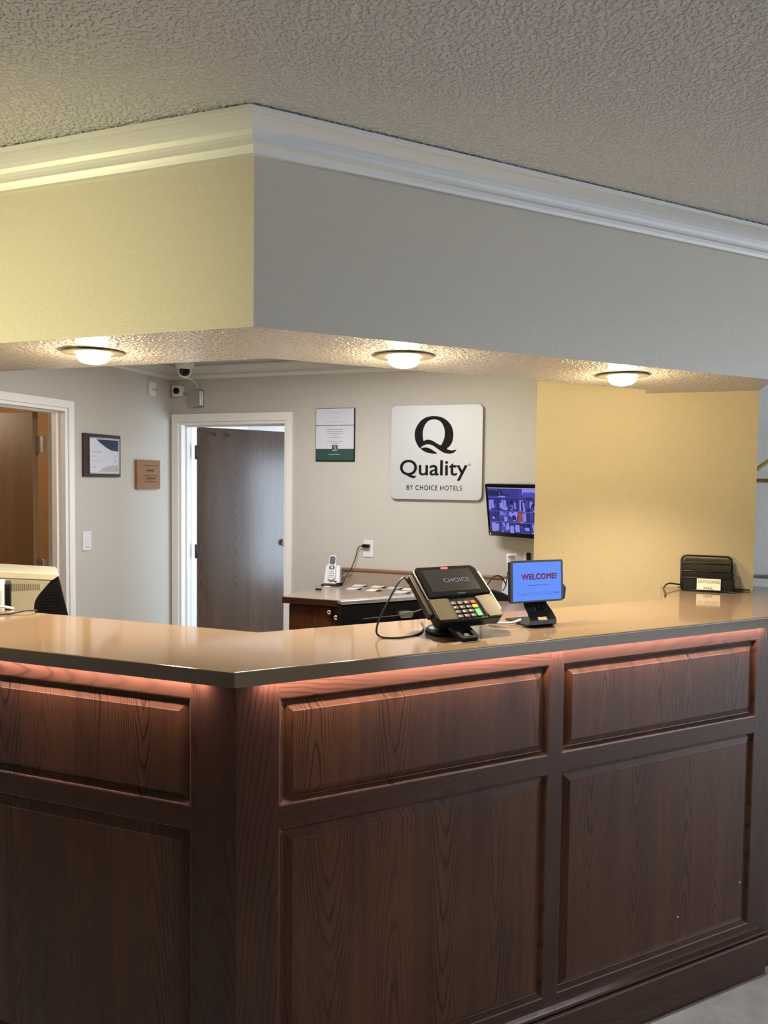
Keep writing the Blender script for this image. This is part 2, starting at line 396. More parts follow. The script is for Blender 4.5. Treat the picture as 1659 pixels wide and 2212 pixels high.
# rooms beyond the doors
f = MB(); f.box((-5.2, 7.2, 0), (-0.4, 7.3, 2.6)); f.box((-0.5, 4.67, 0), (-0.4, 7.2, 2.6)); f.box((-4.2, 4.67, 0), (-4.1, 7.2, 2.6)); f.box((-4.2, 4.67, 2.5), (-0.4, 7.3, 2.6))
f.build('wall_far_room', M_PALE, kind='structure')
f = MB(); f.box((-6.1, 1.6, 0), (-6.0, 4.4, 2.5)); f.box((-6.1, 4.3, 0), (-3.34, 4.4, 2.5)); f.box((-6.1, 1.6, 0), (-3.34, 1.7, 2.5)); f.box((-6.1, 1.6, 2.45), (-3.34, 4.4, 2.55))
f.build('wall_side_room', M_OCHRE, kind='structure')

# crown mouldings
def crown(path, prof, name, sgn=1):
    """sweep prof [(offset, z)] along a 2-D path, offset to the right-hand side of travel, mitred"""
    P = [Vector(p) for p in path]; ns = []
    for i in range(len(P)):
        dd = []
        if i > 0: dd.append((P[i]-P[i-1]).normalized())
        if i < len(P)-1: dd.append((P[i+1]-P[i]).normalized())
        nn = [Vector((d.y, -d.x)) for d in dd]
        if len(nn) == 1: ns.append(nn[0])
        else:
            b = (nn[0]+nn[1]).normalized(); ns.append(b / b.dot(nn[0]))
    t = bmesh.new(); rings = []
    for p, n in zip(P, ns):
        rings.append([t.verts.new((p.x + n.x*o, p.y + n.y*o, z)) for o, z in prof])
    k = len(prof)
    for a, b in zip(rings, rings[1:]):
        for j in range(k): t.faces.new((a[j], a[(j+1) % k], b[(j+1) % k], b[j]))
    t.faces.new(rings[0]); t.faces.new(rings[-1][::-1])
    bmesh.ops.recalc_face_normals(t, faces=t.faces)
    mb = MB(); mb.merge(t); return mb
def crown_prof(zt, zb, p):
    h = zt - zb; out = [(0, zt), (p, zt), (p, zt - 0.11*h)]
    for k in range(7):
        a = k/6; out.append((p*0.95 - p*0.60*math.sin(a*PI/2)**1.3, zt - 0.14*h - 0.52*h*(1-math.cos(a*PI/2)) ** 0.9 ))
    out += [(p*0.42, zt - 0.70*h), (p*0.42, zt - 0.77*h), (p*0.30, zt - 0.80*h), (p*0.24, zt - 0.9*h), (p*0.20, zb), (0, zb)]
    return out
pr = crown_prof(ZL - 0.004, 2.4215, 0.075)
crown([(XW, DL), fc], pr, 0)
mid = fc
def split_crown(a, c, e, prof, which):
    mb = crown([a, c, e], prof, 0)
    return mb
# one length per wall, mitred at the corner
def crown_run(a, c, e, prof, name, keep):
    mb = crown([a, c, e], prof, 0); k = len(prof)
    bm = mb.bm; bm.verts.ensure_lookup_table()
    drop = [v for i, v in enumerate(bm.verts) if (i // k) == (2 if keep == 0 else 0)]
    bmesh.ops.delete(bm, geom=drop, context='VERTS')
    return mb.build(name, M_TRIM, kind='structure')
crown_run((XW, DL), fc, on_r(DR, 0.43), pr, 'trim_1', 0)
crown_run((XW, DL), fc, on_r(DR, 0.43), pr, 'trim_2', 1)
pi_ = crown_prof(ZI - 0.002, 2.344, 0.075)
crown_run((XW, BL + 0.03), (XW, YB), (-0.437, YB), pi_, 'trim_3', 0)
crown_run((XW, BL + 0.03), (XW, YB), (-0.437, YB), pi_, 'trim_4', 1)

# doors -------------------------------------------------------------
def hinge(parent, M):
    h = MB(); h.box((-0.002, -0.03, -0.045), (0.002, 0.03, 0.045)); h.tube([(0, -0.032, -0.047), (0, -0.032, 0.047)], 0.006, 8)
    h.build('hinge', M_DARKM, parent, M)
def knob(parent, M):
    k = MB(); k.lathe([(0, 0), (0.032, 0), (0.032, 0.006), (0.012, 0.010), (0.012, 0.032), (0.024, 0.040), (0.028, 0.052), (0.022, 0.064), (0, 0.068)], n=24)
    k.build('door_knob', M_CHROME, parent, M)
# back wall door, opened into the far room
d2 = thing('door_2', '', '', (0, 0, 0), kind='structure')
f = MB(); cw = 0.055
for a, b_ in (((DX0 - cw, 0), (DX0, DZ + cw)), ((DX1, 0), (DX1 + 0.043, DZ + cw))):
    f.box((a[0], YB - 0.016, 0), (b_[0], YB, b_[1]))
f.box((DX0, YB - 0.016, DZ), (DX1, YB, DZ + cw))
f.build('door_casing', M_TRIMI, d2)
f = MB(); f.box((DX0, YB - 0.004, 0), (DX0 + 0.02, YB + 0.125, DZ - 0.02)); f.box((DX1 - 0.02, YB - 0.004, 0), (DX1, YB + 0.125, DZ - 0.02)); f.box((DX0, YB - 0.004, DZ - 0.02), (DX1, YB + 0.125, DZ))
f.box((DX0 + 0.02, YB + 0.05, 0), (DX0 + 0.032, YB + 0.085, DZ - 0.032)); f.box((DX1 - 0.032, YB + 0.05, 0), (DX1 - 0.02, YB + 0.085, DZ - 0.032)); f.box((DX0 + 0.02, YB + 0.05, DZ - 0.032), (DX1 - 0.02, YB + 0.085, DZ - 0.02))
f.build('door_jamb', M_TRIMI, d2)
oa = math.radians(58)
Ms = Matrix.Translation((DX0 + 0.045, YB + 0.135, 0)) @ Matrix.Rotation(oa, 4, 'Z')
f = MB(); f.box((0.02, -0.02, 0.012), (0.82, 0.02, DZ - 0.025), 0.002); slab = f.build('door_slab', M_DOOR, d2, Ms)
knob(d2, Ms @ Matrix.Translation((0.755, -0.02, 1.13)) @ Matrix.Rotation(PI/2, 4, 'X'))
for z in (1.83, 1.10, 0.25):
    h = MB(); h.box((0.0, -0.018, z - 0.05), (0.045, 0.012, z + 0.05), 0.002); h.tube([(0.0, -0.02, z - 0.052), (0.0, -0.02, z + 0.052)], 0.008, 8)
    h.build('hinge', M_DARKM, d2, Ms)
for hx in (0.14, 0.25):
    h = MB(); h.tube(spline([(hx, -0.02, 1.975), (hx, -0.04, 1.972), (hx, -0.045, 1.955), (hx, -0.055, 1.965)], 4), 0.004, 6); h.build('coat_hook', M_DARKM, d2, Ms)
# left wall door, opened into the side room
d1 = thing('door_1', '', '', (0, 0, 0), kind='structure')
f = MB(); cw = 0.043
f.box((XW, LY1, 0), (XW + 0.016, LY1 + cw, LZ + cw)); f.box((XW, LY0 - cw, 0), (XW + 0.016, LY0, LZ + cw)); f.box((XW, LY0, LZ), (XW + 0.016, LY1, LZ + cw))
f.build('door_casing', M_TRIMI, d1)
f = MB(); f.box((XW - 0.125, LY1 - 0.02, 0), (XW + 0.004, LY1, LZ - 0.02)); f.box((XW - 0.125, LY0, 0), (XW + 0.004, LY0 + 0.02, LZ - 0.02)); f.box((XW - 0.125, LY0, LZ - 0.02), (XW + 0.004, LY1, LZ))
f.box((XW - 0.085, LY1 - 0.032, 0), (XW - 0.05, LY1 - 0.02, LZ - 0.032)); f.box((XW - 0.085, LY0 + 0.02, LZ - 0.032), (XW - 0.05, LY1 - 0.02, LZ - 0.02))
f.build('door_jamb', M_TRIMI, d1)
f = MB(); f.box((-4.20, 3.44, 0.012), (-3.40, 3.48, LZ - 0.025), 0.002); f.build('door_slab', M_DOORL, d1)
for z in (1.83, 1.10, 0.25):
    h = MB(); h.box((-3.40, 3.462, z - 0.05), (-3.35, 3.490, z + 0.05), 0.002); h.build('hinge', M_NICK, d1)

# ------------------------------------------------------------------ counter
M_LED = emis('led_strip_glow', (0.86, 0.89, 1.0), 245)
FX, FY = -0.849, 1.442            # vertical corner of the wooden front
def raised_panel(parent, x0, x1, z0, z1, M):
    """moulded opening edge, groove, bevel and raised field; local y = depth into the cabinet"""
    rings = [(0.0, 0.0), (0.003, 0.001), (0.010, 0.0085), (0.0125, 0.0115), (0.0140, 0.0120), (0.0330, 0.0022), (0.0345, 0.0010)]
    w, h = x1 - x0, z1 - z0; cx, cz = (x0+x1)/2, (z0+z1)/2
    t = bmesh.new(); rr = []
    for i, d in rings:
        rr.append([t.verts.new(((sx*(w/2-i)), d, (sz*(h/2-i)))) for sx, sz in ((-1,-1),(1,-1),(1,1),(-1,1))])
    for a, b in zip(rr, rr[1:]):
        for k in range(4): t.faces.new((a[k], a[(k+1) % 4], b[(k+1) % 4], b[k]))
    t.faces.new(rr[-1])
    back = [t.verts.new((sx*w/2, 0.02, sz*h/2)) for sx, sz in ((-1,-1),(1,-1),(1,1),(-1,1))]
    for k in range(4): t.faces.new((back[k], back[(k+1) % 4], rr[0][(k+1) % 4], rr[0][k]))
    t.faces.new(back[::-1])
    bmesh.ops.recalc_face_normals(t, faces=t.faces)
    mb = MB(); mb.merge(t)
    return mb.build('raised_panel', M_WPAN, parent, M @ Matrix.Translation((cx, 0, cz)))
Z_TOP = 1.1845; ZA1, ZA0, ZB1, ZB0, ZM = 1.140, 0.884, 0.832, 0.186, 0.150
def cabinet(name, label, M, opens, ends, base_end, led):
    c = thing(name, label, 'cabinet'); c.matrix_world = M
    I = Matrix()
    xs = [ends[0]] + [v for o in opens for v in o] + [ends[1]]
    for a, b_ in zip(xs[0::2], xs[1::2]):
        f = MB(); f.box((-(b_-a)/2, 0, 0), ((b_-a)/2, 0.02, Z_TOP - 0.10)); f.build('stile', M_WSTI, c, Matrix.Translation(((a+b_)/2, 0, 0.10)))
    for a, b_ in opens:
        for z0, z1 in ((ZA1, Z_TOP), (ZB1, ZA0), (0.10, ZB0)):
            f = MB(); f.box((-(b_-a)/2, 0, -(z1-z0)/2), ((b_-a)/2, 0.02, (z1-z0)/2)); f.build('rail', M_WRAI, c, Matrix.Translation(((a+b_)/2, 0, (z0+z1)/2)))
        raised_panel(c, a, b_, ZA0, ZA1, I); raised_panel(c, a, b_, ZB0, ZB1, I)
    # carcass behind the front
    e0, e1 = ends
    f = MB()
    if e1 > 0.5: f.prism([(0, 0.021), (e1, 0.021), (e1, 0.10), (0.06, 0.10)], Z_TOP - 0.05, 'z', 0.05)
    else: f.prism([(e0, 0.021), (-0.012, 0.021), (-0.055, 0.10), (e0, 0.10)], Z_TOP - 0.05, 'z', 0.05)
    f.build('carcass', M_WSTI, c)
    # plinth with its moulding
    g = 0.0085
    def run(prof, nm):
        k = math.tan(PI/8)
        t = bmesh.new(); rg = []
        for X in (base_end, 0.0):
            rg.append([t.verts.new((X + (0 if X else (k*y if e1 > 0.5 else -k*y)), y, z)) for y, z in prof])
        n = len(prof)
        for j in range(n): t.faces.new((rg[0][j], rg[0][(j+1) % n], rg[1][(j+1) % n], rg[1][j]))
        t.faces.new(rg[0]); t.faces.new(rg[1][::-1]); bmesh.ops.recalc_face_normals(t, faces=t.faces)
        q = MB(); q.merge(t); q.build(nm, M_WRAI, c)
    run([(0.02, 0.0), (-0.012, 0.0), (-0.012, 0.124), (0.02, 0.124)], 'plinth')
    mo = [(0.0, 0.1245)]
    for k in range(7): a = -PI/2 + PI*k/6; mo.append((-0.012 - 0.008*math.cos(a), 0.1315 + 0.007*math.sin(a)))
    for k in range(7): a = -PI/2 + PI*k/6*0.9; mo.append((-0.006 - 0.010*math.cos(a), 0.1455 + 0.0065*math.sin(a)))
    mo.append((0.0, 0.155)); run(mo, 'base_moulding')
    for a, b_ in led:
        f = MB(); f.box((a, -0.0195, Z_TOP - 0.0009), (b_, -0.0115, Z_TOP - 0.0004)); f.build('led_strip', M_LED, c, label='glowing pink light strip under the countertop edge')
    return c
MR = Matrix.Translation((FX, FY, 0)) @ Matrix.Rotation(PI/4, 4, 'Z')
ML = Matrix.Translation((FX, FY, 0))
t0 = 0.4193
cabR = cabinet('counter_cabinet', 'dark oak panelled counter front facing right, under the angled run of countertop', MR,
        [(0.5195 - t0, 1.299 - t0), (1.347 - t0, 2.144 - t0)], (0.0, 2.196 - t0), 2.222 - t0, [(0.470 - t0, 2.17 - t0)])
f = MB(); f.box((-0.06, 0, 0), (0.06, 0.10, Z_TOP)); f.build('end_post', M_WSTI, cabR, Matrix.Translation((2.262 - t0, 0.012, 0)))
cabL = cabinet('counter_cabinet', 'dark oak panelled counter front at the left, under the straight run of countertop', ML,
        [(-1.72 - FX, -0.969 - FX), (-2.52 - FX, -1.77 - FX), (-3.19 - FX, -2.57 - FX)][::-1], (XW + 0.002 - FX, 0.0), XW + 0.002 - FX, [(-3.1 - FX, -0.925 - FX)])

for x_, z_ in ((1.4011, 0.2899), (1.68, 0.3362)):
    f = MB(); f.lathe([(0, 0.0), (0.003, 0.0002), (0, 0.0008)], n=8); f.build('chipped_spot', M_CARD, cabR, Matrix.Translation((x_, 0.001, z_)) @ Matrix.Rotation(PI/2, 4, 'X'))

# countertop slab with eased edges
sc_ = corner(1.412, 1.59); sb = corner(1.814, 1.989)
poly = [(XW + 0.002, 1.412), sc_, (0.60, 0.60 + 1.59/S2), (0.60, 3.42), (0.432, 3.42), (0.432, 3.248), (0.085, 3.248), on_r(1.989, 0.085), sb, (XW + 0.002, 1.814)]
f = MB(); t = bmesh.new(); n = len(poly)
A = [t.verts.new((x, y, Z_TOP)) for x, y in poly]; B = [t.verts.new((x, y, ZC)) for x, y in poly]
t.faces.new(A[::-1]); t.faces.new(B)
for i in range(n): t.faces.new((A[i], A[(i+1) % n], B[(i+1) % n], B[i]))
bmesh.ops.recalc_face_normals(t, faces=t.faces)
be = [e for e in t.edges if all(abs(v.co.z - ZC) < 1e-5 for v in e.verts)]
bmesh.ops.bevel(t, geom=be, offset=0.0045, segments=6, affect='EDGES', profile=0.5)
f.merge(t)
tag(f.build('countertop', M_TOP), 'polished tan stone countertop with an angled corner, on dark oak fronts', 'countertop')
# lower work surface for the staff behind the counter
f = MB(); q1 = corner(1.76, 1.93); q2 = corner(2.34, 2.52)
f.prism([(XW + 0.01, 1.76), q1, on_r(1.93, 0.08), on_r(2.52, -0.34), q2, (XW + 0.01, 2.34)], 0.03, 'z', 0.80)
ws = thing('work_surface', 'low staff worktop hidden behind the reception counter', 'worktop'); f.build('worktop', M_DESK, ws)
f = MB(); f.prism([(XW + 0.01, 1.77), (q1[0] - 0.01, 1.77), on_r(1.95, 0.0), on_r(2.0, 0.0), (q1[0] - 0.02, 1.82), (XW + 0.01, 1.82)], 0.80, 'z', 0.0); f.build('support_panel', M_WSTI, ws)

# ------------------------------------------------------------------ downlights
M_BULB = emis('warm_bulb_glow', (1.0, 0.80, 0.48), 26)
M_TRIMR = plain('beige_trim_enamel', (0.22, 0.19, 0.15), 0.4)
def downlight(x, y, label, tilt):
    o = thing('downlight', label, 'ceiling light', (x, y, ZS), 0, 'downlights under the bulkhead')
    T = Matrix.Rotation(math.radians(tilt), 4, 'X')
    f = MB(); f.lathe([(0.088, -0.0022), (0.0885, -0.0042), (0.086, -0.0057), (0.056, -0.0057), (0.051, -0.0045), (0.0495, -0.0015), (0.088, -0.0022)], n=40)
    f.build('trim_ring', M_TRIMR, o, T)
    f = MB(); f.lathe([(0.081, 0), (0.083, -0.0021), (0.050, -0.0021), (0.050, 0)], n=40); f.build('can', M_BLK, o)
    f = MB(); f.lathe([(0.0470, -0.002), (0.0468, -0.016), (0.043, -0.024), (0.034, -0.031), (0.019, -0.0355), (0, -0.037)], n=32); f.build('bulb', M_BULB, o, T)
    L = bpy.data.lights.new('downlight_beam', 'SPOT'); L.energy = 112; L.color = (1.0, 0.83, 0.60); L.spot_size = math.radians(118); L.spot_blend = 1.0; L.shadow_soft_size = 0.045
    l = bpy.data.objects.new('downlight_beam', L); COL.objects.link(l); l.parent = o; l.location = (0, 0, -0.05)
    L = bpy.data.lights.new('downlight_spill', 'POINT'); L.energy = 7.5; L.color = (1.0, 0.76, 0.42); L.shadow_soft_size = 0.012
    l = bpy.data.objects.new('downlight_spill', L); COL.objects.link(l); l.parent = o; l.location = (0, 0, -0.046)
    return o
downlight(-1.536, 1.788, 'round recessed downlight under the left face of the bulkhead', 2)
downlight(-0.673, 2.093, 'round recessed downlight under the middle of the bulkhead, near the corner', 1)
downlight(-0.071, 2.670, 'round recessed downlight under the bulkhead in front of the yellow wall', 1)

# ------------------------------------------------------------------ wall things of the office
# hotel sign
sg = frame_thing('wall_sign', 'square brushed metal sign with a large black letter Q on the back wall', 'sign', WALLM(-1.234, YB, 1.8215))
f = MB(); f.prism(rrect(0.598, 0.598, 0.035, 6), 0.024, 'z', 0.004, 0.0015); f.build('sign_plate', M_STEEL, sg)
f = MB(); f.prism(rrect(0.56, 0.56, 0.03, 4), 0.004, 'z', 0.0); f.build('mount', M_BLK, sg)
SZ = 0.0282
def sp_(pts): return [((x - 838) / 1558 * 0.598, -(y - 855) / 1605 * 0.598) for x, y in pts]
outer = [(1190,804),(1160,845),(1120,868),(1060,876),(985,862),(900,815),(820,758),(760,725),(700,715),(640,730),(595,758),(566,784),(520,720),(487,645),(474,560),(485,470),(520,390),(580,315),(655,266),(735,244),(803,240),(880,248),(960,277),(1040,335),(1098,415),(1128,510),(1130,600),(1112,680),(1078,742),(1026,792),(1060,812),(1110,821),(1150,816)]
inner = [(627,662),(615,600),(612,530),(625,440),(665,360),(725,309),(800,296),(870,308),(928,350),(968,420),(988,500),(986,590),(966,660),(942,710),(920,734),(860,705),(800,667),(750,646),(700,640),(660,648)]
leaf = [(576,790),(620,775),(680,772),(740,790),(800,826),(863,870),(800,876),(720,865),(640,835)]
def dense(P): return [(v.x, v.y) for v in spline([(x, y, 0) for x, y in P] + [(P[0][0], P[0][1], 0)], 3)[:-1]]
fill([sp_(dense(outer)), sp_(dense(inner))], 0.002, SZ).build('letter_emblem', M_INK, sg)
fill([sp_(dense(leaf))], 0.002, SZ).build('letter_emblem', M_INK, sg)
def sgt(body, x0, x1, y0, y1, **k):
    a, b_ = sp_([((x0+x1)/2, (y0+y1)/2)])[0]
    text_mesh(body, (x1-x0)/1558*0.598, (y1-y0)/1605*0.598, M_INK, sg, Matrix.Translation((a, b_, SZ + 0.001)), **k)
sgt('Quality', 228, 1372, 985, 1325, fat=0.0016)
sgt('BY CHOICE HOTELS', 345, 1288, 1415, 1497, spacing=1.12)
sgt('©', 1392, 1428, 1040, 1076)

# notice: white board with green foot
nt_ = frame_thing('wall_notice', 'white notice with a dark green foot on the back wall between door and sign', 'notice', WALLM(-1.933, YB, 1.9395))
f = MB(); f.prism(rrect(0.282, 0.353, 0.006, 3), 0.008, 'z', 0.0005); f.build('backing', M_BLK, nt_)
f = MB(); f.box((-0.138, 0.064, 0.0085), (0.134, 0.174, 0.0105)); f.build('header_panel', M_PAPER, nt_)
f = MB(); f.box((-0.138, -0.093, 0.0085), (0.134, 0.061, 0.0105)); f.build('text_panel', M_PAPER, nt_)
f = MB(); f.prism(rrect(0.272, 0.074, 0.006, 3, -0.002, -0.133), 0.002, 'z', 0.0085); f.build('green_foot', M_GREEN, nt_)
f = MB(); f.box((-0.021, -0.100, 0.0100), (0.019, -0.068, 0.0116)); f.build('emblem', M_NAVY, nt_)
text_mesh('Q', 0.020, 0.019, M_PAPER, nt_, Matrix.Translation((0, -0.083, 0.0114)), 'emblem_letter', bold=0.02)
f = MB()
for y, w in ((0.150, 0.136), (0.118, 0.080), (0.088, 0.130)):
    for k in range(int(w/0.0075)):
        x = -w/2 + 0.0075*k; f.box((x, y - 0.007, 0.0105), (x + random.uniform(.003,.006), y + random.uniform(0.002, 0.007), 0.0109))
f.build('header_print', plain('soft_print', (0.50, 0.50, 0.55), 0.7), nt_, kind='stuff')
f = MB()
for y, w in ((0.036, 0.118), (0.022, 0.112), (0.008, 0.120), (-0.006, 0.050), (-0.019, 0.092), (-0.045, 0.122), (-0.058, 0.064)):
    x = -w/2
    while x < w/2:
        ww = random.uniform(0.004, 0.014); f.box((x, y - 0.0022, 0.0105), (min(x + ww, w/2), y + 0.0022, 0.0109)); x += ww + 0.002
f.build('body_print', M_GREY, nt_, kind='stuff')
f = MB(); f.box((-0.045, -0.1315, 0.0105), (0.038, -0.128, 0.0109)); f.box((-0.018, -0.1045, 0.0116), (0.016, -0.0985, 0.0119)); f.build('foot_print', plain('mint_print', (0.35, 0.55, 0.50), 0.6), nt_, kind='stuff')

# framed certificate on the left wall
fr = frame_thing('framed_certificate', 'certificate with a navy corner in a dark frame, on the left wall', 'certificate', LEFTM(XW, 3.808, 1.777))
f = MB(); f.prism(rrect(0.336, 0.266, 0.004, 2), 0.016, 'z', 0.0, 0.002); f.build('frame', M_FRAME, fr)
f = MB(); x0, x1, y0, y1 = -0.124, 0.154, -0.116, 0.112
for k, (a, b_) in enumerate((((x0, y0), (x1, y0+0.006)), ((x0, y1-0.006), (x1, y1)), ((x0, y0), (x0+0.006, y1)), ((x1-0.006, y0), (x1, y1)))): f.box((*a, 0.016), (*b_, 0.022), 0.001)
f.build('inner_rim', M_NICK, fr)
f = MB(); f.box((-0.117, -0.109, 0.016), (0.147, 0.105, 0.0185)); f.build('sheet', M_PAPER, fr)
cur = [(-0.060, 0.100), (-0.03, 0.080), (0.02, 0.055), (0.07, 0.036), (0.11, 0.031), (0.141, 0.030)]
fill([cur + [(0.141, 0.100)]], 0.0006, 0.0186).build('navy_corner', M_NAVY, fr)
cur = [(-0.040, -0.102), (-0.01, -0.082), (0.03, -0.068), (0.08, -0.061), (0.141, -0.057)]
fill([cur + [(0.141, -0.102)]], 0.0006, 0.0186).build('grey_corner', plain('warm_grey_print', (0.40, 0.39, 0.40), 0.6), fr)
f = MB()
for x, y, w, h in ((-0.10, 0.018, 0.055, 0.006), (-0.04, 0.014, 0.014, 0.016), (-0.10, -0.008, 0.032, 0.006), (-0.10, -0.036, 0.095, 0.004), (-0.10, -0.078, 0.035, 0.010), (0.10, -0.004, 0.018, 0.007), (0.10, -0.016, 0.016, 0.005), (0.098, -0.042, 0.024, 0.016), (-0.01, -0.018, 0.045, 0.003), (0.03, -0.096, 0.085, 0.006)):
    f.box((x, y, 0.0192), (x + w, y + h, 0.0195))
f.build('print', plain('faint_print', (0.42, 0.43, 0.50), 0.7), fr, kind='stuff')

# wooden plaque
pq = frame_thing('wooden_plaque', 'small honey coloured engraved wooden plaque on the left wall', 'plaque', LEFTM(XW, 4.26, 1.662))
f = MB(); f.prism(rrect(0.252, 0.198, 0.004, 2), 0.022, 'z', 0.0, 0.005); f.build('board', M_PLQ, pq)
f = MB()
for y, a, b_, h in ((0.062, -0.06, 0.105, 0.006), (0.028, -0.025, 0.055, 0.016), (-0.006, -0.06, 0.10, 0.006), (-0.026, -0.03, 0.075, 0.014), (-0.049, -0.05, 0.08, 0.006)):
    x = a
    while x < b_:
        w = random.uniform(0.006, 0.012); f.box((x, y - h/2, 0.0218), (min(x + w, b_), y + h/2, 0.0224)); x += w + 0.0015
f.build('engraving', plain('burnt_engraving', (0.085, 0.032, 0.014), 0.6), pq, kind='stuff')

# switch plate
sw = frame_thing('switch_plate', 'white switch plate on the left wall below the framed certificate', 'switch', LEFTM(XW, 3.676, 1.249))
f = MB(); f.prism(rrect(0.074, 0.119, 0.006, 3), 0.006, 'z', 0.0, 0.0015); f.build('plate', M_WHT, sw)
f = MB(); f.box((-0.014, -0.030, 0.006), (0.016, 0.036, 0.0075), 0.0006); f.build('rocker', M_WHT, sw)
f = MB(); f.box((-0.010, -0.041, 0.006), (0.016, -0.036, 0.0072)); f.build('indicator', M_GREY, sw)
# white sensor with hook
se = frame_thing('wall_sensor', 'slim white sensor box high on the left wall near the corner', 'sensor', LEFTM(XW, 4.311, 2.254))
f = MB(); f.prism(rrect(0.070, 0.096, 0.010, 4), 0.018, 'z', 0.0, 0.003); f.build('case', M_WHT, se)
f = MB(); f.tube(spline([(0.0, 0.004, 0.018), (0.004, -0.006, 0.030), (0.016, -0.008, 0.036), (0.030, -0.002, 0.036)], 4), 0.003, 6); f.build('hook', M_GREY, se)
# small square camera in the corner
cm = frame_thing('corner_camera', 'small square white camera tucked in the corner above the back door', 'camera', frameM((-3.150, YB - 0.002, 2.262), (1, 0, 0), (0, 0, 1)))
f = MB(); f.prism(rrect(0.088, 0.078, 0.010, 3), 0.034, 'z', 0.0, 0.003); f.build('case', M_WHT, cm)
f = MB(); f.lathe([(0.022, 0.033), (0.022, 0.048), (0.017, 0.050), (0.012, 0.046), (0, 0.046)], n=20); f.build('lens', M_GLOSS, cm)
f = MB(); f.box((0.044, -0.034, 0.006), (0.058, -0.010, 0.022), 0.002); f.build('bracket', M_GREY, cm)
# dome camera under the ceiling
dc = thing('dome_camera', 'white dome security camera with black face hanging from the office ceiling', 'camera', (-2.937, 4.30, ZI))
f = MB(); f.lathe([(0, 0), (0.062, 0), (0.066, -0.008), (0.064, -0.030), (0.056, -0.050), (0.048, -0.058), (0, -0.058)], n=32); f.build('mount', M_WHT, dc)
ax = (Vector((0, 0, 1.65)) - Vector((-2.937, 4.30, 2.37))).normalized()
Mq = ax.to_track_quat('Z', 'Y').to_matrix().to_4x4(); Mq.translation = (0, 0, -0.068)
f = MB(); f.lathe([(0, -0.048)] + [(0.048*math.sin(a), -0.048*math.cos(a)) for a in [PI*k/14 for k in range(1, 11)]] + [(0.032, 0.034), (0, 0.034)], n=28); f.build('ball', M_WHT, dc, Mq)
f = MB(); f.lathe([(0.034, 0.030), (0.034, 0.037), (0.030, 0.040), (0.012, 0.041), (0.010, 0.037), (0, 0.037)], n=28); f.build('lens_face', M_GLOSS, dc, Mq)
f = MB(); f.tube(spline([(0.012, 0.0, -0.113), (0.015, 0.05, -0.118), (-0.005, 0.13, -0.128), (-0.035, 0.20, -0.145), (-0.050, 0.225, -0.168)], 6), 0.004, 8); f.build('cable', M_WHT, dc)
# junction box
jb = frame_thing('junction_box', 'small grey metal junction box above the back door, cable running into its top', 'junction box', WALLM(-2.995, YB, 2.205))
f = MB(); f.prism(rrect(0.094, 0.128, 0.005, 3), 0.014, 'z', 0.0); f.build('base', M_NICK, jb)
f = MB(); f.prism(rrect(0.076, 0.122, 0.010, 4, -0.006, 0.002), 0.034, 'z', 0.014, 0.004); f.build('cover', M_NICK, jb)

# outlet with plug and cord
ol = frame_thing('wall_outlet', 'white wall outlet above the back desk with a black plug in it', 'outlet', WALLM(-1.691, YB, 1.190))
f = MB(); f.prism(rrect(0.070, 0.110, 0.004, 3), 0.006, 'z', 0.0, 0.0015); f.build('plate', M_WHT, ol)
f = MB(); f.prism(rrect(0.034, 0.029, 0.010, 4, 0, 0.019), 0.0012, 'z', 0.006); f.prism(rrect(0.034, 0.029, 0.010, 4, 0, -0.019), 0.0012, 'z', 0.006); f.build('socket', M_WHT, ol)
f = MB()
for x in (-0.006, 0.006): f.box((x - 0.001, -0.020, 0.0072), (x + 0.001, -0.010, 0.0075))
f.box((-0.002, -0.030, 0.0072), (0.002, -0.026, 0.0075)); f.build('slot', M_GREY, ol)
pl = frame_thing('power_plug', 'black power plug in the white outlet, its cord looping down to the desk', 'plug', WALLM(-1.701, YB - 0.0075, 1.209))
f = MB(); f.prism(rrect(0.052, 0.022, 0.008, 4), 0.028, 'z', 0.0, 0.004); f.build('plug_body', M_BLK, pl)
f = MB(); f.tube(spline([(-0.024, -0.001, 0.016), (-0.045, -0.006, 0.016), (-0.060, -0.030, 0.016), (-0.070, -0.075, 0.018), (-0.085, -0.125, 0.03), (-0.098, -0.165, 0.045), (-0.125, -0.205, 0.06), (-0.125, -0.24, 0.09), (-0.133, -0.252, 0.11)], 8), 0.0032, 8)
f.tube(spline([(-0.098, -0.165, 0.045), (-0.150, -0.185, 0.05), (-0.172, -0.205, 0.06), (-0.170, -0.235, 0.09), (-0.150, -0.250, 0.11)], 8), 0.0032, 8)
f.build('cord', M_CAB, pl)
f = MB(); f.box((-0.192, -0.2575, 0.10), (-0.125, -0.238, 0.125), 0.004); f.box((-0.160, -0.2575, 0.105), (-0.190, -0.228, 0.125), 0.004); f.build('connector', M_BLK, pl)

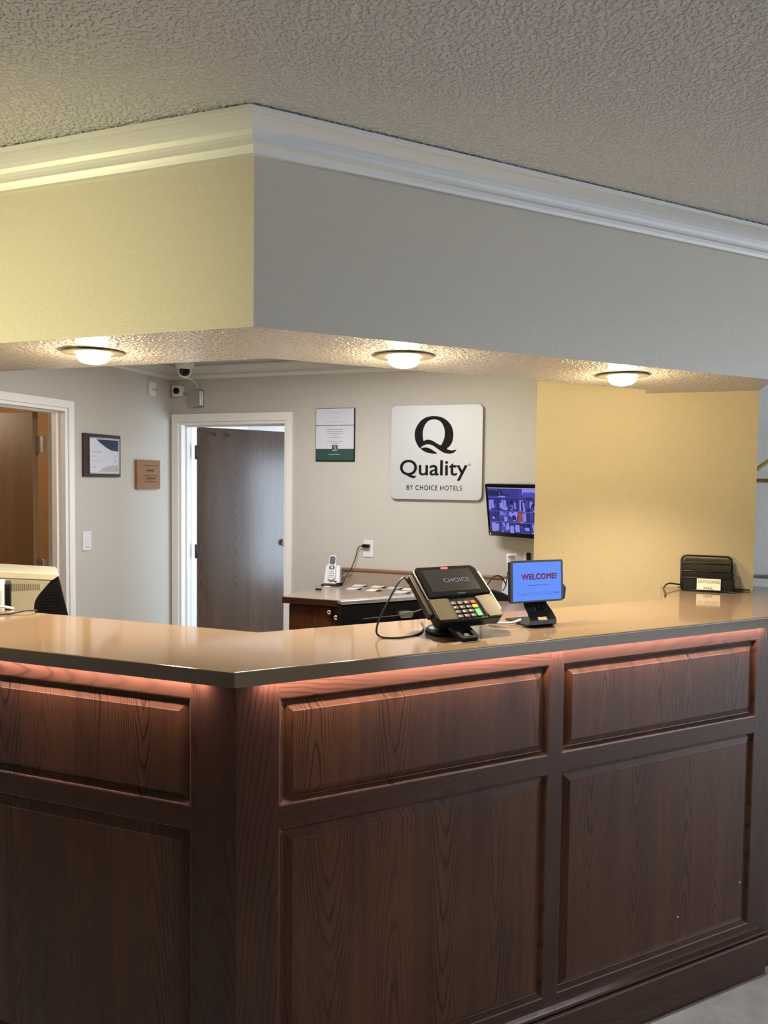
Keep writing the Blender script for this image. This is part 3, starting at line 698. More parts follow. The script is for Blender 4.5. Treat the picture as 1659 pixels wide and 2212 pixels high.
# ------------------------------------------------------------------ back desk
ZD = 0.9514
dk = thing('desk_cabinet', 'dark reddish wood cabinet under the back desk, with two small knobs', 'cabinet', (-1.965, 3.93, 0))
f = MB(); f.box((0, 0.02, 0), (1.52, 0.60, ZD - 0.04)); f.build('carcass', M_WSTI, dk)
x = 0.0
for k, w in enumerate((0.285, 0.285, 0.47, 0.47)):
    f = MB(); f.box((-w/2 + 0.004, 0, 0.06), (w/2 - 0.004, 0.02, ZD - 0.05), 0.004); dr = f.build('cabinet_door', M_WPAN, dk, Matrix.Translation((x + w/2, 0, 0)))
    kx = w/2 - 0.012 if k % 2 == 0 else -w/2 + 0.030
    if k < 2:
        f = MB(); f.lathe([(0.007, 0), (0.006, 0.012), (0.014, 0.018), (0.015, 0.024), (0.010, 0.030), (0, 0.031)], n=20)
        f.build('knob', M_CHROME, dr, Matrix.Translation((kx, 0.0, (0.875, 0.847)[k])) @ Matrix.Rotation(PI/2, 4, 'X'))
    x += w
dt = thing('back_counter', 'grey brown laminate back desk top with wood edged backsplash along the back wall', 'worktop', (-1.98, 3.90, ZD))
f = MB(); f.box((0, 0.0, -0.035), (1.542, 0.648, 0), 0.003); f.build('laminate_top', M_DESK, dt)
f = MB(); f.box((-0.004, -0.008, -0.040), (1.542, 0.0, -0.004), 0.002); f.box((-0.008, -0.008, -0.040), (0.0, 0.648, -0.004), 0.002); f.build('edge_band', M_WRAI, dt)
f = MB(); f.box((0.0, 0.630, 0), (1.542, 0.648, 0.088)); f.build('backsplash', M_DESK, dt)
f = MB(); f.box((-0.003, 0.620, 0.088), (1.542, 0.648, 0.106), 0.004); f.build('backsplash_cap', plain('cap_wood', (0.22, 0.10, 0.055), 0.35), dt)

# cordless phone
ph = thing('cordless_phone', 'white cordless phone standing in its cradle at the left end of the back desk', 'phone', (-1.898, 4.43, ZD), math.radians(8))
T = Matrix.Rotation(math.radians(-17), 4, 'X')
f = MB(); f.prism([(-0.055, 0), (0.055, 0), (0.048, 0.118), (0.040, 0.126), (-0.040, 0.126), (-0.048, 0.118)], 0.05, 'y', -0.02, 0.007); f.build('cradle', M_WHT, ph, Matrix.Translation((0, 0, 0.005)) @ T)
f = MB(); f.box((-0.062, -0.055, 0), (0.062, 0.045, 0.010), 0.004); f.build('foot', M_BLK, ph)
f = MB(); f.prism(rrect(0.050, 0.165, 0.022, 6, 0.0, 0.105), 0.024, 'y', -0.040, 0.006); f.build('handset', M_WHT, ph, Matrix.Translation((0, 0, 0.005)) @ T)
f = MB(); f.prism(rrect(0.038, 0.055, 0.014, 5, 0.0, 0.152), 0.002, 'y', -0.0415); f.prism(rrect(0.036, 0.026, 0.010, 5, 0.0, 0.105), 0.002, 'y', -0.0415); f.build('display', plain('phone_grey', (0.09, 0.10, 0.12), 0.3), ph, Matrix.Translation((0, 0, 0.005)) @ T)
f = MB(); f.box((-0.006, -0.0425, 0.098), (0.006, -0.041, 0.112), 0.0005); f.build('talk_button', M_WHT, ph, Matrix.Translation((0, 0, 0.005)) @ T)
for r in range(4):
    for c in range(3):
        f = MB(); f.box((-0.0045, -0.042, -0.003), (0.0045, -0.0395, 0.003), 0.0008); f.build('key', M_GREY, ph, Matrix.Translation((0, 0, 0.005)) @ T @ Matrix.Translation(((c-1)*0.0125, 0, 0.078 - r*0.0125)))

# cards laid out on the desk
cards = [(-1.715, 4.47, 'buff paper card in the back row on the desk, nearest the phone', 0), (-1.700, 4.33, 'white paper card in the front row on the desk, nearest the phone', 1),
         (-1.585, 4.47, 'second buff card from the phone in the back row on the desk', 0), (-1.560, 4.32, 'buff card with a curled corner, second in the front row on the desk', 0),
         (-1.470, 4.46, 'white card third from the phone in the back row on the desk', 1), (-1.370, 4.45, 'buff card in the back row on the desk, fourth from the phone', 0),
         (-1.375, 4.31, 'white card in the front row on the desk, third from the phone', 1), (-1.255, 4.44, 'buff card in the back row beside the payment terminal, half hidden by it', 0),
         (-1.250, 4.27, 'white card in the front row beside the payment terminal, half hidden by it', 1)]
for i, (x, y, lb, w) in enumerate(cards):
    f = MB(); a = random.uniform(-0.012, 0.012)
    t = bmesh.new(); g = []
    for u in range(5):
        for v in range(4):
            X = -0.045 + 0.0225*u; Y = -0.035 + 0.0233*v
            lift = 0.004 + 0.010 * max(0, (u - 2)/2)**2 * (0.4 + 0.6*(1 - v/3)) + (0.010 if 'curled' in lb and u == 4 and v == 0 else 0)
            g.append(t.verts.new((X, Y, lift)))
    for u in range(4):
        for v in range(3): t.faces.new((g[u*4+v], g[(u+1)*4+v], g[(u+1)*4+v+1], g[u*4+v+1]))
    r = bmesh.ops.extrude_face_region(t, geom=list(t.faces))
    for vv in r['geom']:
        if isinstance(vv, bmesh.types.BMVert): vv.co.z -= 0.004 if False else 0.0035
    bmesh.ops.recalc_face_normals(t, faces=t.faces)
    f.merge(t); o = f.build('paper_card', M_PAPER if w else M_CARD); o.location = (x, y, ZD - 0.0003); o.rotation_euler = (0, 0, random.uniform(-0.12, 0.12))
    tag(o, lb, 'card', 'cards laid out on the back desk')
f = MB(); f.tube(spline([(-0.018, 0.004, 0.006), (-0.006, -0.002, 0.006), (0.008, 0.0, 0.007), (0.020, -0.003, 0.006)], 4), 0.006, 8); o = f.build('black_clip', M_BLK); o.location = (-1.888, 4.19, ZD); tag(o, 'tiny black clip lying alone near the left edge of the back desk', 'clip')
f = MB(); f.box((-0.022, -0.012, 0), (0.022, 0.012, 0.007), 0.002); o = f.build('eraser', M_WHT); o.location = (-1.890, 4.335, ZD); tag(o, 'small white eraser on the back desk in front of the cordless phone', 'eraser')

# second handset and a dark pad near the right end of the desk
p2 = thing('desk_phone', 'white phone handset standing upright at the right end of the back desk, beside the tablet', 'phone', (-0.735, 4.44, ZD), math.radians(35))
f = MB(); f.prism([(-0.045, 0), (0.045, 0), (0.045, 0.05), (0.02, 0.10), (-0.02, 0.10), (-0.045, 0.05)], 0.07, 'x', -0.035, 0.005); f.build('base', M_WHT, p2)
f = MB(); f.prism([(-0.05, 0.06), (-0.03, 0.06), (0.012, 0.235), (0.014, 0.255), (-0.030, 0.262), (-0.034, 0.246), (-0.010, 0.238)], 0.05, 'x', -0.025, 0.004); f.build('handset', M_WHT, p2)
f = MB(); f.tube(spline([(-0.03, -0.02, 0.06), (-0.07, -0.03, 0.12), (-0.12, -0.03, 0.125), (-0.16, -0.02, 0.07), (-0.17, -0.02, 0.006)], 6), 0.004, 8); f.build('cord', M_CAB, p2)
pd = thing('tape_dispenser', 'low rounded black tape dispenser on the back desk, between terminal and tablet', 'dispenser', (-0.80, 4.25, ZD), 0.3)
f = MB(); pts = [(-0.11, 0.0), (0.11, 0.0), (0.10, 0.022), (0.05, 0.045), (-0.01, 0.062), (-0.07, 0.055), (-0.105, 0.03)]
f.prism(pts, 0.06, 'y', -0.03, 0.006); f.build('body', M_BLK, pd)
f = MB(); f.tube(spline([(0.06, 0.03, 0.05), (0.08, 0.05, 0.09), (0.09, 0.06, 0.16), (0.12, 0.1, 0.2)], 6), 0.003, 6); f.build('cord', M_CAB, pd)

# CCTV monitor
tv = frame_thing('security_monitor', 'black wall monitor showing a grid of blue camera pictures, beside the yellow wall', 'monitor', Matrix())
yaw, tilt = math.radians(-26), math.radians(-9)
rt = Vector((math.cos(yaw), math.sin(yaw), 0)); nf = Vector((math.sin(yaw), -math.cos(yaw), 0)); nn = nf*math.cos(tilt) + Vector((0, 0, 1))*math.sin(tilt); up = nn.cross(rt)
cen = Vector((-0.884, 4.43, 1.470)) + rt*0.235
tv.matrix_world = frameM(cen, rt, up)
f = MB(); f.prism(rrect(0.47, 0.318, 0.006, 3), 0.03, 'z', -0.032, 0.002); f.build('case', M_GLOSS, tv)
f = MB(); cl = []
SW, SH = 0.434, 0.272
def tile(x0, y0, x1, y1, c, z): f._new([(x0, y0, z), (x1, y0, z), (x1, y1, z), (x0, y1, z)], [(0, 1, 2, 3)]); cl.append(c)
def blue(v, r=0.0): return (0.10*v + r, 0.095*v, 0.62*v, 1)
def cell(x0, y0, x1, y1, z):
    tile(x0, y0, x1, y1, blue(random.uniform(0.35, 0.7)), z)
    for k in range(7):
        w = random.uniform(0.12, 0.45)*(x1-x0); h = random.uniform(0.2, 0.9)*(y1-y0); a = random.uniform(x0, x1-w); b_ = random.uniform(y0, y1-h); sh = random.uniform(-0.3, 0.3)*w
        v = random.choice((0.12, 0.2, 0.9, 1.2, 1.5, 0.5)); c = blue(v)
        if v > 1.1: c = (0.30, 0.32, 1.0, 1)
        f._new([(a, b_, z + 0.0001*(k+1)), (a+w, b_, z + 0.0001*(k+1)), (min(x1, a+w+sh), b_+h, z + 0.0001*(k+1)), (max(x0, a+sh), b_+h, z + 0.0001*(k+1))], [(0, 1, 2, 3)]); cl.append(c)
zc = 0.0002; ys = [-SH/2, -SH/2 + 0.066, -SH/2 + 0.132, -SH/2 + 0.205, SH/2 - 0.004]
for r in range(3):
    for c in range(6):
        cell(-SW/2 + c*SW/6, ys[r], -SW/2 + (c+1)*SW/6 - 0.0015, ys[r+1] - 0.002, zc)
for c in range(2): cell(-SW/2 + c*SW/2, ys[3], -SW/2 + (c+1)*SW/2 - 0.001, ys[4], zc)
tile(-0.01, ys[1] + 0.005, 0.025, ys[2] - 0.006, (0.35, 0.09, 0.09, 1), zc + 0.0012)
tile(-SW/2, SH/2 - 0.004, SW/2, SH/2, (0.5, 0.5, 0.9, 1), zc)
for y in (ys[1], ys[2]): tile(-SW/2, y - 0.002, SW/2, y - 0.0005, (0.35, 0.33, 0.75, 1), zc + 0.0001)
mt, nt, b = new_mat('cctv_picture'); at = N(nt, 'ShaderNodeAttribute', attribute_name='Col'); b.inputs['Base Color'].default_value = (0, 0, 0, 1); b.inputs['Roughness'].default_value = 0.25
nt.links.new(at.outputs['Color'], b.inputs['Emission Color']); b.inputs['Emission Strength'].default_value = 0.75
so = f.build('screen', mt, tv, Matrix.Translation((0, 0.002, 0)))
ca = so.data.color_attributes.new('Col', 'FLOAT_COLOR', 'CORNER')
for p, c in zip(so.data.polygons, cl):
    for li in p.loop_indices: ca.data[li].color = c
f = MB(); f.lathe([(0, 0.0005), (0.004, 0.0005), (0.004, -0.001)], n=12); f.build('power_light', emis('white_led', (1, 0.98, 0.95), 1.2), tv, Matrix.Translation((-0.220, -0.147, 0)))
f = MB(); f.box((0.10, -0.149, -0.0005), (0.135, -0.145, 0.0006)); f.build('badge', M_NICK, tv)
f = MB(); f.box((-0.06, -0.05, -0.055), (0.06, 0.05, -0.032), 0.004); f.tube([(0, 0, -0.05), (0.02, 0.01, -0.12)], 0.016, 12); f.build('wall_arm', M_BLK, tv)
f = MB(); f.tube(spline([(0.13, -0.14, -0.035), (0.135, -0.22, -0.05), (0.13, -0.30, -0.06), (0.12, -0.42, -0.07)], 6), 0.003, 6); f.build('cable', M_CAB, tv)
wp = frame_thing('cable_plate', 'pale cable plate low on the back wall under the blue monitor', 'wall plate', WALLM(-0.640, YB, 1.16))
f = MB(); f.prism(rrect(0.07, 0.115, 0.004, 3), 0.006, 'z', 0, 0.0015); f.build('plate', M_WHT, wp)
f = MB(); f.box((-0.012, 0.0, 0.006), (0.012, 0.05, 0.03), 0.003); f.build('connector', M_BLK, wp)

# ------------------------------------------------------------------ counter things
# payment terminal
tm = thing('payment_terminal', 'black and bronze payment terminal on a swivel stand on the countertop', 'card terminal', (-0.512, 2.0, ZC), math.radians(47.5))
I3 = tm.matrix_basis.copy() if False else Matrix.Translation((-0.512, 2.0, ZC)) @ Matrix.Rotation(math.radians(47.5), 4, 'Z')
HM = Matrix.Translation(I3.inverted() @ Vector((-0.4797, 2.0161, 1.3362))) @ Matrix.Rotation(math.radians(90 - 50.8), 4, 'X')
Wt, Lt = 0.219, 0.198
f = MB(); f.lathe([(0, 0), (0.052, 0), (0.056, 0.004), (0.055, 0.012), (0.044, 0.020), (0.022, 0.023), (0, 0.023)], n=36); f.build('base_disc', M_BLK, tm)
f = MB(); f.tube([(0, 0, 0.018), (0, 0.004, 0.05), (0.0, 0.012, 0.10)], 0.020, 16); f.box((-0.035, -0.035, 0.045), (0.035, 0.035, 0.09), 0.008); f.build('stem', M_BLK, tm)
hs = Matrix.Translation((0, -0.040, 0.040)) @ Matrix.Rotation(math.radians(21), 4, 'X')
fill([[(x, y) for x, y in rrect(0.060, 0.085, 0.010, 4, 0.0, -0.0505)], [(x, y) for x, y in rrect(0.034, 0.030, 0.006, 4, 0.0, -0.068)]], 0.012, -0.006).build('handle', M_BLK, tm, hs)
def hd(name, mb, mat, z=0.0, **k): return mb.build(name, mat, tm, HM @ Matrix.Translation((0, 0, z)), **k)
outl = [(-Wt/2 + 0.012, Lt/2), (Wt/2 - 0.018, Lt/2), (Wt/2 - 0.004, Lt/2 - 0.014), (Wt/2, -Lt/2 + 0.014), (Wt/2 - 0.010, -Lt/2), (-Wt/2 + 0.012, -Lt/2), (-Wt/2, -Lt/2 + 0.012), (-Wt/2, Lt/2 - 0.012)]
f = MB(); f.prism(outl, 0.034, 'z', -0.036, 0.006); hd('housing', f, M_BLK)
f = MB(); f.prism([(-0.08, -0.085), (0.08, -0.085), (0.07, 0.06), (-0.07, 0.06)], 0.022, 'z', -0.056, 0.006); hd('housing_back', f, M_BLK)
kx0, kx1 = -0.048, 0.043; sy = -0.018
f = MB(); f.prism([(-Wt/2 + 0.004, -Lt/2 + 0.004), (kx0, -Lt/2 + 0.002), (kx0, sy - 0.004), (-Wt/2 + 0.003, sy - 0.001)], 0.004, 'z', -0.003, 0.001); hd('face_plate', f, M_BRONZE)
f = MB(); f.prism([(kx1 + 0.014, -Lt/2 + 0.002), (Wt/2 - 0.006, -Lt/2 + 0.003), (Wt/2 - 0.003, sy + 0.002), (kx1 + 0.002, sy - 0.004)], 0.004, 'z', -0.003, 0.001); hd('face_plate', f, M_BRONZE)
f = MB(); f.prism([(-Wt/2 + 0.006, sy), (Wt/2 - 0.006, sy + 0.004), (Wt/2 - 0.010, Lt/2 - 0.016), (Wt/2 - 0.022, Lt/2 - 0.004), (-Wt/2 + 0.012, Lt/2 - 0.004), (-Wt/2 + 0.006, Lt/2 - 0.012)], 0.008, 'z', -0.003, 0.0015); hd('screen_bezel', f, M_GLOSS)
f = MB(); f.prism(rrect(0.162, 0.083, 0.002, 2, -0.004, 0.041), 0.0006, 'z', 0.005); hd('screen', f, plain('lit_grey_screen', (0.007, 0.007, 0.007), 0.25, emit=(0.055, 0.05, 0.045), strength=0.25, spec=0.2))
MT = emis('pale_screen_ink', (0.42, 0.46, 0.62), 0.75)
text_mesh('CHOICE', 0.088, 0.015, MT, tm, HM @ Matrix.Translation((0.012, 0.039, 0.0058)), spacing=1.05)
f = fill([[(-0.050, 0.046), (-0.043, 0.048), (-0.041, 0.042), (-0.044, 0.031), (-0.047, 0.033), (-0.045, 0.041)]], 0.0003, 0.0058); hd('emblem', f, emis('dim_emblem', (0.25, 0.12, 0.12), 0.4))
text_mesh('Verifone', 0.026, 0.005, MT, tm, HM @ Matrix.Translation((0.004, -0.010, 0.0052)), 'brand_lettering')
f = MB(); f.prism(rrect(0.024, 0.006, 0.003, 4, -0.006, 0.087), 0.002, 'z', 0.0045); hd('status_light', f, emis('red_status_light', (1.0, 0.12, 0.10), 2.4), label='glowing red status light')
f = MB(); f.prism([(kx0, -Lt/2 + 0.001), (kx1 + 0.012, -Lt/2 + 0.001), (kx1, sy - 0.003), (kx0 + 0.004, sy - 0.003)], 0.002, 'z', -0.004); hd('keypad', f, M_BLK)
f = MB(); f.box((kx0 - 0.001, -Lt/2 + 0.003, -0.002), (kx0 + 0.001, sy - 0.008, 0.0025)); hd('keypad_rim', f, M_CHROME); f = MB(); f.box((kx1 + 0.007, -Lt/2 + 0.008, -0.002), (kx1 + 0.009, sy - 0.020, 0.0018)); hd('keypad_rim', f, M_CHROME)
M_KEY = plain('dark_key', (0.075, 0.060, 0.050), 0.35); M_KRED = plain('red_key', (0.28, 0.03, 0.03), 0.35); M_KYEL = plain('yellow_key', (0.75, 0.56, 0.03), 0.35); M_KGRN = plain('green_key', (0.05, 0.32, 0.12), 0.35)
for r in range(4):
    for c in range(4):
        x = -0.036 + c*0.0215; y = -0.041 - r*0.0155; h = 0.0105
        if c == 3 and r == 3: continue
        mk = M_KEY if c < 3 else (M_KRED, M_KYEL, M_KGRN)[r]
        if c == 3 and r == 2: y -= 0.0075; h = 0.025
        f = MB(); f.prism(rrect(0.0165, h, 0.0025, 3), 0.0035, 'z', 0, 0.0008); ky = f.build('key', mk, tm, HM @ Matrix.Translation((x, y, -0.0022)))
        if c == 3: ky['label'] = ('red cancel key', 'yellow clear key', 'tall green enter key')[r]
        if c < 3:
            text_mesh('123456789*0#'[r*3+c], 0.0016 if r + c == 0 else 0.0040, 0.0066, M_PAPER, ky, Matrix.Translation((-0.003, 0, 0.0036)), 'key_number', ext=0.0001)
for sx in (-1, 1):
    f = MB(); f.prism(rrect(0.012, 0.150, 0.005, 4, sx*(Wt/2 + 0.005), 0.008), 0.020, 'z', -0.030, 0.004); hd('side_rail', f, M_DARKM if sx < 0 else M_BEI)  # right rail is beige to carry the light falling on it
f = MB(); pa = [tuple(I3.inverted() @ Vector(p)) for p in (I3 @ HM @ Vector((-0.100, 0.075, -0.036)), I3 @ HM @ Vector((-0.116, 0.072, -0.032)), (-0.618, 1.930, 1.376), (-0.646, 1.895, 1.315), (-0.668, 1.872, 1.253), (-0.660, 1.868, 1.2245), (-0.610, 1.885, 1.2215), (-0.575, 1.945, 1.2215), (-0.583, 2.03, 1.2215), (-0.615, 2.12, 1.2215))]
f.tube(spline(pa, 8), 0.0028, 8); f.build('cable', M_CAB, tm)

# tablet on a stand
tb = thing('tablet_kiosk', 'black tablet with a bright blue welcome screen on a bent metal stand', 'tablet', (-0.287, 2.217, ZC), math.radians(43))
TM = Matrix.Translation((0, 0, 0.1317)) @ Matrix.Rotation(math.radians(90 - 2.8), 4, 'X')
def tbp(name, mb, mat, **k): return mb.build(name, mat, tb, TM, **k)
f = MB(); f.prism(rrect(0.190, 0.125, 0.006, 4), 0.012, 'z', -0.012, 0.002); tbp('case', f, M_BLK)
f = MB(); f.prism(rrect(0.172, 0.113, 0.001, 2, 0.001, 0.0), 0.0005, 'z', 0.0); tbp('screen', f, emis('blue_screen', (0.115, 0.265, 0.92), 1.0))
MRD = emis('maroon_screen_ink', (0.17, 0.012, 0.07), 1.0); MNV = emis('navy_screen_ink', (0.03, 0.02, 0.22), 1.0)
text_mesh('WELCOME!', 0.124, 0.0160, MNV, tb, TM @ Matrix.Translation((0.0075, 0.0141, 0.0001)), spacing=1.08, fat=0.0011)
text_mesh('WELCOME!', 0.124, 0.0160, MRD, tb, TM @ Matrix.Translation((0.0064, 0.0148, 0.0004)), spacing=1.08, fat=0.0007)
f = MB()
for k in range(22):
    x = -0.034 + 0.0036*k; f.box((x, -0.0125, 0.0005), (x + random.uniform(0.0016, 0.0032), -0.0105, 0.0007))
for x in (-0.072, -0.069, -0.066): f.box((x, -0.033, 0.0005), (x + 0.002, -0.0318, 0.0007))
f.box((-0.073, -0.0385, 0.0005), (0.078, -0.0379, 0.0007)); f.box((0.066, -0.0368, 0.0005), (0.080, -0.035, 0.0007)); f.box((-0.049, -0.0395, 0.0005), (-0.046, -0.037, 0.0008)); f.box((-0.04, -0.034, 0.0005), (0.062, -0.0336, 0.0007))
tbp('screen_print', f, MNV, kind='stuff')
f = MB(); f.prism([(0.086, -0.062), (0.108, -0.062), (0.114, -0.02), (0.104, -0.010), (0.086, -0.010)], 0.020, 'z', -0.034, 0.003); tbp('card_reader', f, M_BLK)
f = MB(); f.prism([(0.109, -0.060), (0.113, -0.060), (0.120, -0.022), (0.1155, -0.019)], 0.024, 'z', -0.036, 0.001); tbp('reader_trim', f, M_WHT)
f = MB(); f.prism([(0.094, 0.004), (0.108, 0.004), (0.118, 0.012), (0.108, 0.020), (0.094, 0.020)], 0.006, 'z', -0.026, 0.001); tbp('stylus_tip', f, M_WHT)
f = MB(); f.box((-0.03, -0.03, -0.03), (0.03, 0.03, -0.012), 0.004); tbp('mount_plate', f, M_BLK)
# bent stand: foot plate, curved front, upright with a slot
def plate(rows, th, hole):
    """rows: (y, z, half width left, half width right)"""
    t = bmesh.new(); n = len(rows); A = []; B = []
    for i, (y, z, hl, hr) in enumerate(rows):
        j0, j1 = max(0, i-1), min(n-1, i+1); dy = rows[j1][0]-rows[j0][0]; dz = rows[j1][1]-rows[j0][1]; l = math.hypot(dy, dz); ny, nz = -dz/l*th, dy/l*th
        xs = [-hl, -hl + 0.028, hr - 0.028, hr]
        A.append([t.verts.new((x, y, z)) for x in xs]); B.append([t.verts.new((x, y+ny, z+nz)) for x in xs])
    for i in range(n-1):
        for j in range(3):
            if j == 1 and i in hole: continue
            t.faces.new((A[i][j], A[i][j+1], A[i+1][j+1], A[i+1][j])); t.faces.new((B[i][j], B[i+1][j], B[i+1][j+1], B[i][j+1]))
        for X in ([0, 3] if i not in hole else [0, 1, 2, 3]):
            t.faces.new((A[i][X], A[i+1][X], B[i+1][X], B[i][X]))
        if i in hole:
            if i-1 not in hole: t.faces.new((A[i][1], A[i][2], B[i][2], B[i][1]))
            if i+1 not in hole: t.faces.new((A[i+1][1], A[i+1][2], B[i+1][2], B[i+1][1]))
    for rr in ((A[0], B[0]), (A[-1], B[-1])):
        for j in range(3): t.faces.new((rr[0][j], rr[0][j+1], rr[1][j+1], rr[1][j]))
    bmesh.ops.recalc_face_normals(t, faces=t.faces); mb = MB(); mb.merge(t); return mb
rows = [(0.105, 0.0045, 0.040, 0.040), (0.06, 0.0045, 0.043, 0.043), (0.0, 0.0045, 0.045, 0.045), (-0.022, 0.0055, 0.046, 0.046), (-0.034, 0.012, 0.046, 0.046), (-0.033, 0.020, 0.046, 0.046), (-0.026, 0.029, 0.045, 0.045), (-0.014, 0.042, 0.043, 0.043), (0.004, 0.056, 0.041, 0.041), (0.018, 0.074, 0.038, 0.038), (0.022, 0.120, 0.034, 0.034)]
plate(rows, 0.0045, {5, 7}).build('stand', M_BLK, tb)
f = MB(); f.tube(spline([(0.0, 0.026, 0.078), (0.004, 0.012, 0.062), (0.008, -0.004, 0.042), (0.016, -0.014, 0.032)], 5), 0.010, 10); f.build('hinge_knuckle', M_BLK, tb)
f = MB(); f.tube(spline([(-0.03, 0.04, 0.010), (-0.07, 0.02, 0.008), (-0.105, 0.03, 0.007), (-0.13, 0.06, 0.006)], 6), 0.004, 8); f.build('cable', M_WHT, tb)

# mail organizer against the yellow wall
mo = thing('mail_organizer', 'black wire mesh mail organizer on the countertop against the yellow wall', 'mail organizer', (0.256, 3.195, ZC))
mt, nt, b = new_mat('wire_mesh'); b.inputs['Base Color'].default_value = (0.018, 0.015, 0.013, 1); b.inputs['Roughness'].default_value = 0.4
mp = mapping(nt, (380, 380, 380)); ck = N(nt, 'ShaderNodeTexChecker', i_Scale=1.0); nt.links.new(mp.outputs[0], ck.inputs['Vector'])
ma = N(nt, 'ShaderNodeMapRange', i_3=0.22, i_4=0.62); nt.links.new(ck.outputs['Fac'], ma.inputs[0]); nt.links.new(ma.outputs[0], b.inputs['Alpha']); M_MESH = mt
tiers = [(0.038, 0.134), (0.012, 0.106), (-0.014, 0.077), (-0.045, 0.054)]
hw = 0.094
for i, (y, h) in enumerate(tiers):
    r = 0.020
    top = [(-hw, y, 0.006), (-hw, y, h - r)] + [(-hw + r - r*math.cos(a), y, h - r + r*math.sin(a)) for a in (0.4, 0.8, 1.2)] + [(-hw + r, y, h), (hw - r, y, h)] + [(hw - r + r*math.sin(a), y, h - r + r*math.cos(a)) for a in (0.4, 0.8, 1.2)] + [(hw, y, h - r), (hw, y, 0.006)]
    if i: top = [(-hw, y, 0.006), (-hw, y, h - 0.004), (-hw + 0.006, y, h), (hw - 0.006, y, h), (hw, y, h - 0.004), (hw, y, 0.006)]
    f = MB(); f.tube(top, 0.0038 if i == 0 else 0.003, 8); dv = f.build('divider_frame', M_BLK, mo)
    f = MB(); f.box((-hw + 0.002, y - 0.0006, 0.006), (hw - 0.002, y + 0.0006, h - (0.004 if i else 0.006))); f.build('mesh_panel', M_MESH, dv)
f = MB(); f.tube([(-hw, 0.038, 0.004), (hw, 0.038, 0.004), (hw, -0.045, 0.004), (-hw, -0.045, 0.004)], 0.0038, 8, True); f.box((-hw, -0.045, 0.003), (hw, 0.038, 0.0045)); f.build('base_frame', M_BLK, mo)
for sx in (-1, 1):
    f = MB(); f.prism([(-0.045, 0.005), (0.038, 0.005), (0.038, 0.128), (0.012, 0.104), (-0.014, 0.075), (-0.045, 0.050)], 0.0012, 'x', sx*hw - 0.0006); f.build('side_mesh', M_MESH, mo)
f = MB(); f.box((-0.040, -0.0505, 0.009), (0.046, -0.0490, 0.053)); lc = f.build('label_card', plain('cream_card', (0.78, 0.70, 0.58), 0.6), mo)
FM = lambda x, y, z: frameM((x, y, z), (1, 0, 0), (0, 0, 1))
MBR = plain('brown_ink', (0.10, 0.06, 0.04), 0.6)
text_mesh('OUTGOING', 0.078, 0.0115, MBR, lc, FM(0.003, -0.0506, 0.0415))
text_mesh('MAIL', 0.034, 0.0095, MBR, lc, FM(0.003, -0.0506, 0.0160))
f = MB(); f.tube(spline([(0.094, 2.95, ZC + 0.003), (0.098, 3.02, ZC + 0.003), (0.093, 3.11, ZC + 0.012), (0.115, 3.20, ZC + 0.020), (0.16, 3.242, ZC + 0.012), (0.25, 3.244, ZC + 0.006), (0.35, 3.243, ZC + 0.005), (0.418, 3.24, ZC + 0.005)], 8), 0.0032, 8)
tag(f.build('extension_cord', M_CAB), 'thin black cord running along the foot of the yellow wall behind the organizer', 'cord')

# old monitor at the left, seen from behind, and the things around it
om = thing('desk_monitor', 'bulky beige monitor seen from behind at the left edge, black side shell', 'monitor', (-2.1, 2.15, 0.83), PI/4)
edge = [(0.040, 0.436), (0.018, 0.410), (0.0, 0.388), (-0.012, 0.370), (-0.018, 0.352), (-0.020, 0.330), (-0.012, 0.312)]
f = MB(); f.prism([(-0.30, 0.312), (-0.30, 0.472)] + edge, 0.07, 'y', -0.062, 0.004); f.build('back_housing', M_BEI, om)
f = MB(); f.prism([(-0.30, 0.08), (0.085, 0.08), (0.085, 0.30), (0.058, 0.44), (0.03, 0.45), (-0.30, 0.478)], 0.20, 'y', 0.004, 0.006); f.build('front_shell', M_BEI, om)
f = MB(); f.prism([(-0.30, 0.470), (0.042, 0.4365), (0.066, 0.452), (0.060, 0.459), (-0.30, 0.496)], 0.24, 'y', -0.066, 0.003); f.build('top_ledge', plain('lit_beige_plastic', (0.60, 0.55, 0.40), 0.35), om)  # ledge colour paler than the body, lamplight on top painted in
f = MB()
for k in range(16):
    x = -0.105 + k*0.0068; f.box((x, -0.0635, 0.404), (x + 0.0036, -0.060, 0.432 - 0.09*(x + 0.1)*0.9))
f.build('vent_slots', plain('vent_shadow', (0.16, 0.135, 0.09), 0.5), om, kind='stuff')  # shade inside the slots painted as dark bars
f = MB(); f.prism([(0.064, 0.4505), (0.097, 0.296), (0.108, 0.10), (-0.03, 0.10), (-0.012, 0.312), (-0.020, 0.330), (-0.018, 0.352), (-0.0, 0.388), (0.041, 0.436)], 0.19, 'y', -0.055, 0.003); f.build('side_shell', M_BLK, om)
f = MB()
for k in range(9): f.box((0.004, -0.0575, 0.392 - 0.011*k), (0.062 + 0.0015*k, -0.0545, 0.395 - 0.011*k))
f.build('side_ribs', M_BLK, om, kind='stuff')
f = MB(); f.lathe([(0, 0), (0.12, 0), (0.12, 0.02), (0.05, 0.04), (0.04, 0.12), (0, 0.12)], n=28); f.build('foot', M_BEI, om, Matrix.Translation((-0.06, 0.11, 0)))
wb = thing('card_printer', 'small white boxy device with a black side at the far left edge', 'printer', (-2.0, 2.0, 0.83), PI/4)
f = MB(); f.box((-0.20, -0.02, 0), (-0.075, 0.09, 0.452), 0.006); f.build('body', M_WHT, wb)
f = MB(); f.box((-0.0745, -0.014, 0), (-0.056, 0.085, 0.447), 0.003); f.build('side_panel', M_BLK, wb)
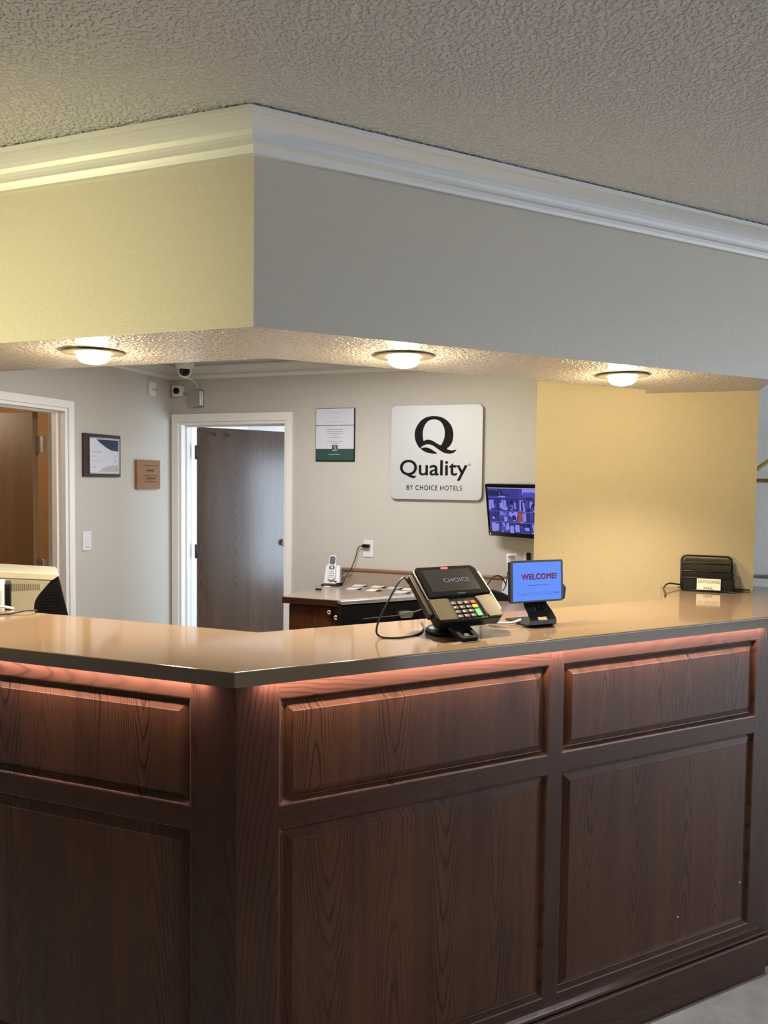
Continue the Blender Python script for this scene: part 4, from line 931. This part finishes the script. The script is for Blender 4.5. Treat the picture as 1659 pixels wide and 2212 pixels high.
f = MB(); f.box((-0.19, -0.0215, 0.33), (-0.083, -0.0195, 0.425), 0.0005); f.build('front_panel', plain('light_grey_plastic', (0.52, 0.52, 0.50), 0.4), wb)
f = MB(); f.tube(spline([(-2.10, 1.78, ZC + 0.0055), (-1.99, 1.79, ZC + 0.0055), (-1.945, 1.795, ZC + 0.011), (-1.905, 1.81, ZC + 0.009), (-1.888, 1.826, ZC + 0.002)], 8), 0.0045, 8); tag(f.build('white_cable', M_WHT), 'short white cable over the back edge of the countertop, far left', 'cable')
f = MB(); f.tube(spline([(-1.93, 1.70, ZC + 0.0035), (-1.87, 1.715, ZC + 0.0035), (-1.83, 1.755, ZC + 0.0035), (-1.805, 1.795, ZC + 0.008), (-1.79, 1.822, ZC + 0.004)], 8), 0.0028, 8); tag(f.build('black_cable', M_CAB), 'thin black cable curving over the countertop in front of the beige monitor', 'cable')

# staff display behind the right-hand run, seen from behind
sd = thing('staff_display', 'glossy black staff display behind the countertop, left of the payment terminal', 'monitor', (-0.965, 2.33, 0.83), PI/4)
f = MB(); f.prism(rrect(0.46, 0.30, 0.006, 3, 0.23, 0.245), 0.035, 'y', 0.0, 0.004); f.build('back_shell', M_GLOSS, sd)
f = MB(); f.box((0.0, -0.004, 0.386), (0.46, 0.036, 0.399), 0.002); f.build('top_edge', M_NICK, sd)
f = MB(); f.box((0.13, 0.0, 0), (0.33, 0.16, 0.012), 0.004); f.box((0.20, 0.02, 0.01), (0.26, 0.05, 0.15), 0.004); f.build('foot', M_BLK, sd)
f = MB(); f.prism(rrect(0.05, 0.022, 0.008, 4, 0.245, 0.338), 0.018, 'y', -0.020, 0.004); f.build('connector', M_NICK, sd)
f = MB(); f.tube(spline([(0.268, -0.010, 0.342), (0.30, -0.02, 0.352), (0.33, -0.02, 0.366), (0.35, 0.0, 0.378)], 5), 0.003, 8); f.tube(spline([(0.222, -0.010, 0.336), (0.15, -0.01, 0.335), (0.08, -0.008, 0.333)], 5), 0.0018, 6); f.build('cable', M_CAB, sd)

# brass rail rack far right
br = thing('brass_rail', 'brass tube rack beyond the end of the yellow wall, at the right edge', 'rail', (0.95, 5.0, 0))
f = MB(); f.tube([(-0.40, 0, 1.665), (0.60, 0, 1.665)], 0.014, 12); f.build('upper_bar', M_BRASS, br)
f = MB(); f.tube([(-0.40, 0, 1.08), (0.60, 0, 1.08)], 0.014, 12); f.build('lower_bar', M_CHROME, br)
f = MB(); f.tube(spline([(-0.40, 0, 1.668), (-0.33, 0, 1.70), (-0.22, 0, 1.79), (-0.05, 0, 1.90), (0.10, 0, 1.94), (0.25, 0, 1.90), (0.45, 0, 1.78), (0.60, 0, 1.665)], 6), 0.012, 12); f.build('arch', M_BRASS, br)
for x in (0.59, 0.0):
    f = MB(); f.tube([(x, 0, 0.0), (x, 0, 1.665)], 0.016, 12); f.build('upright', M_BRASS, br)
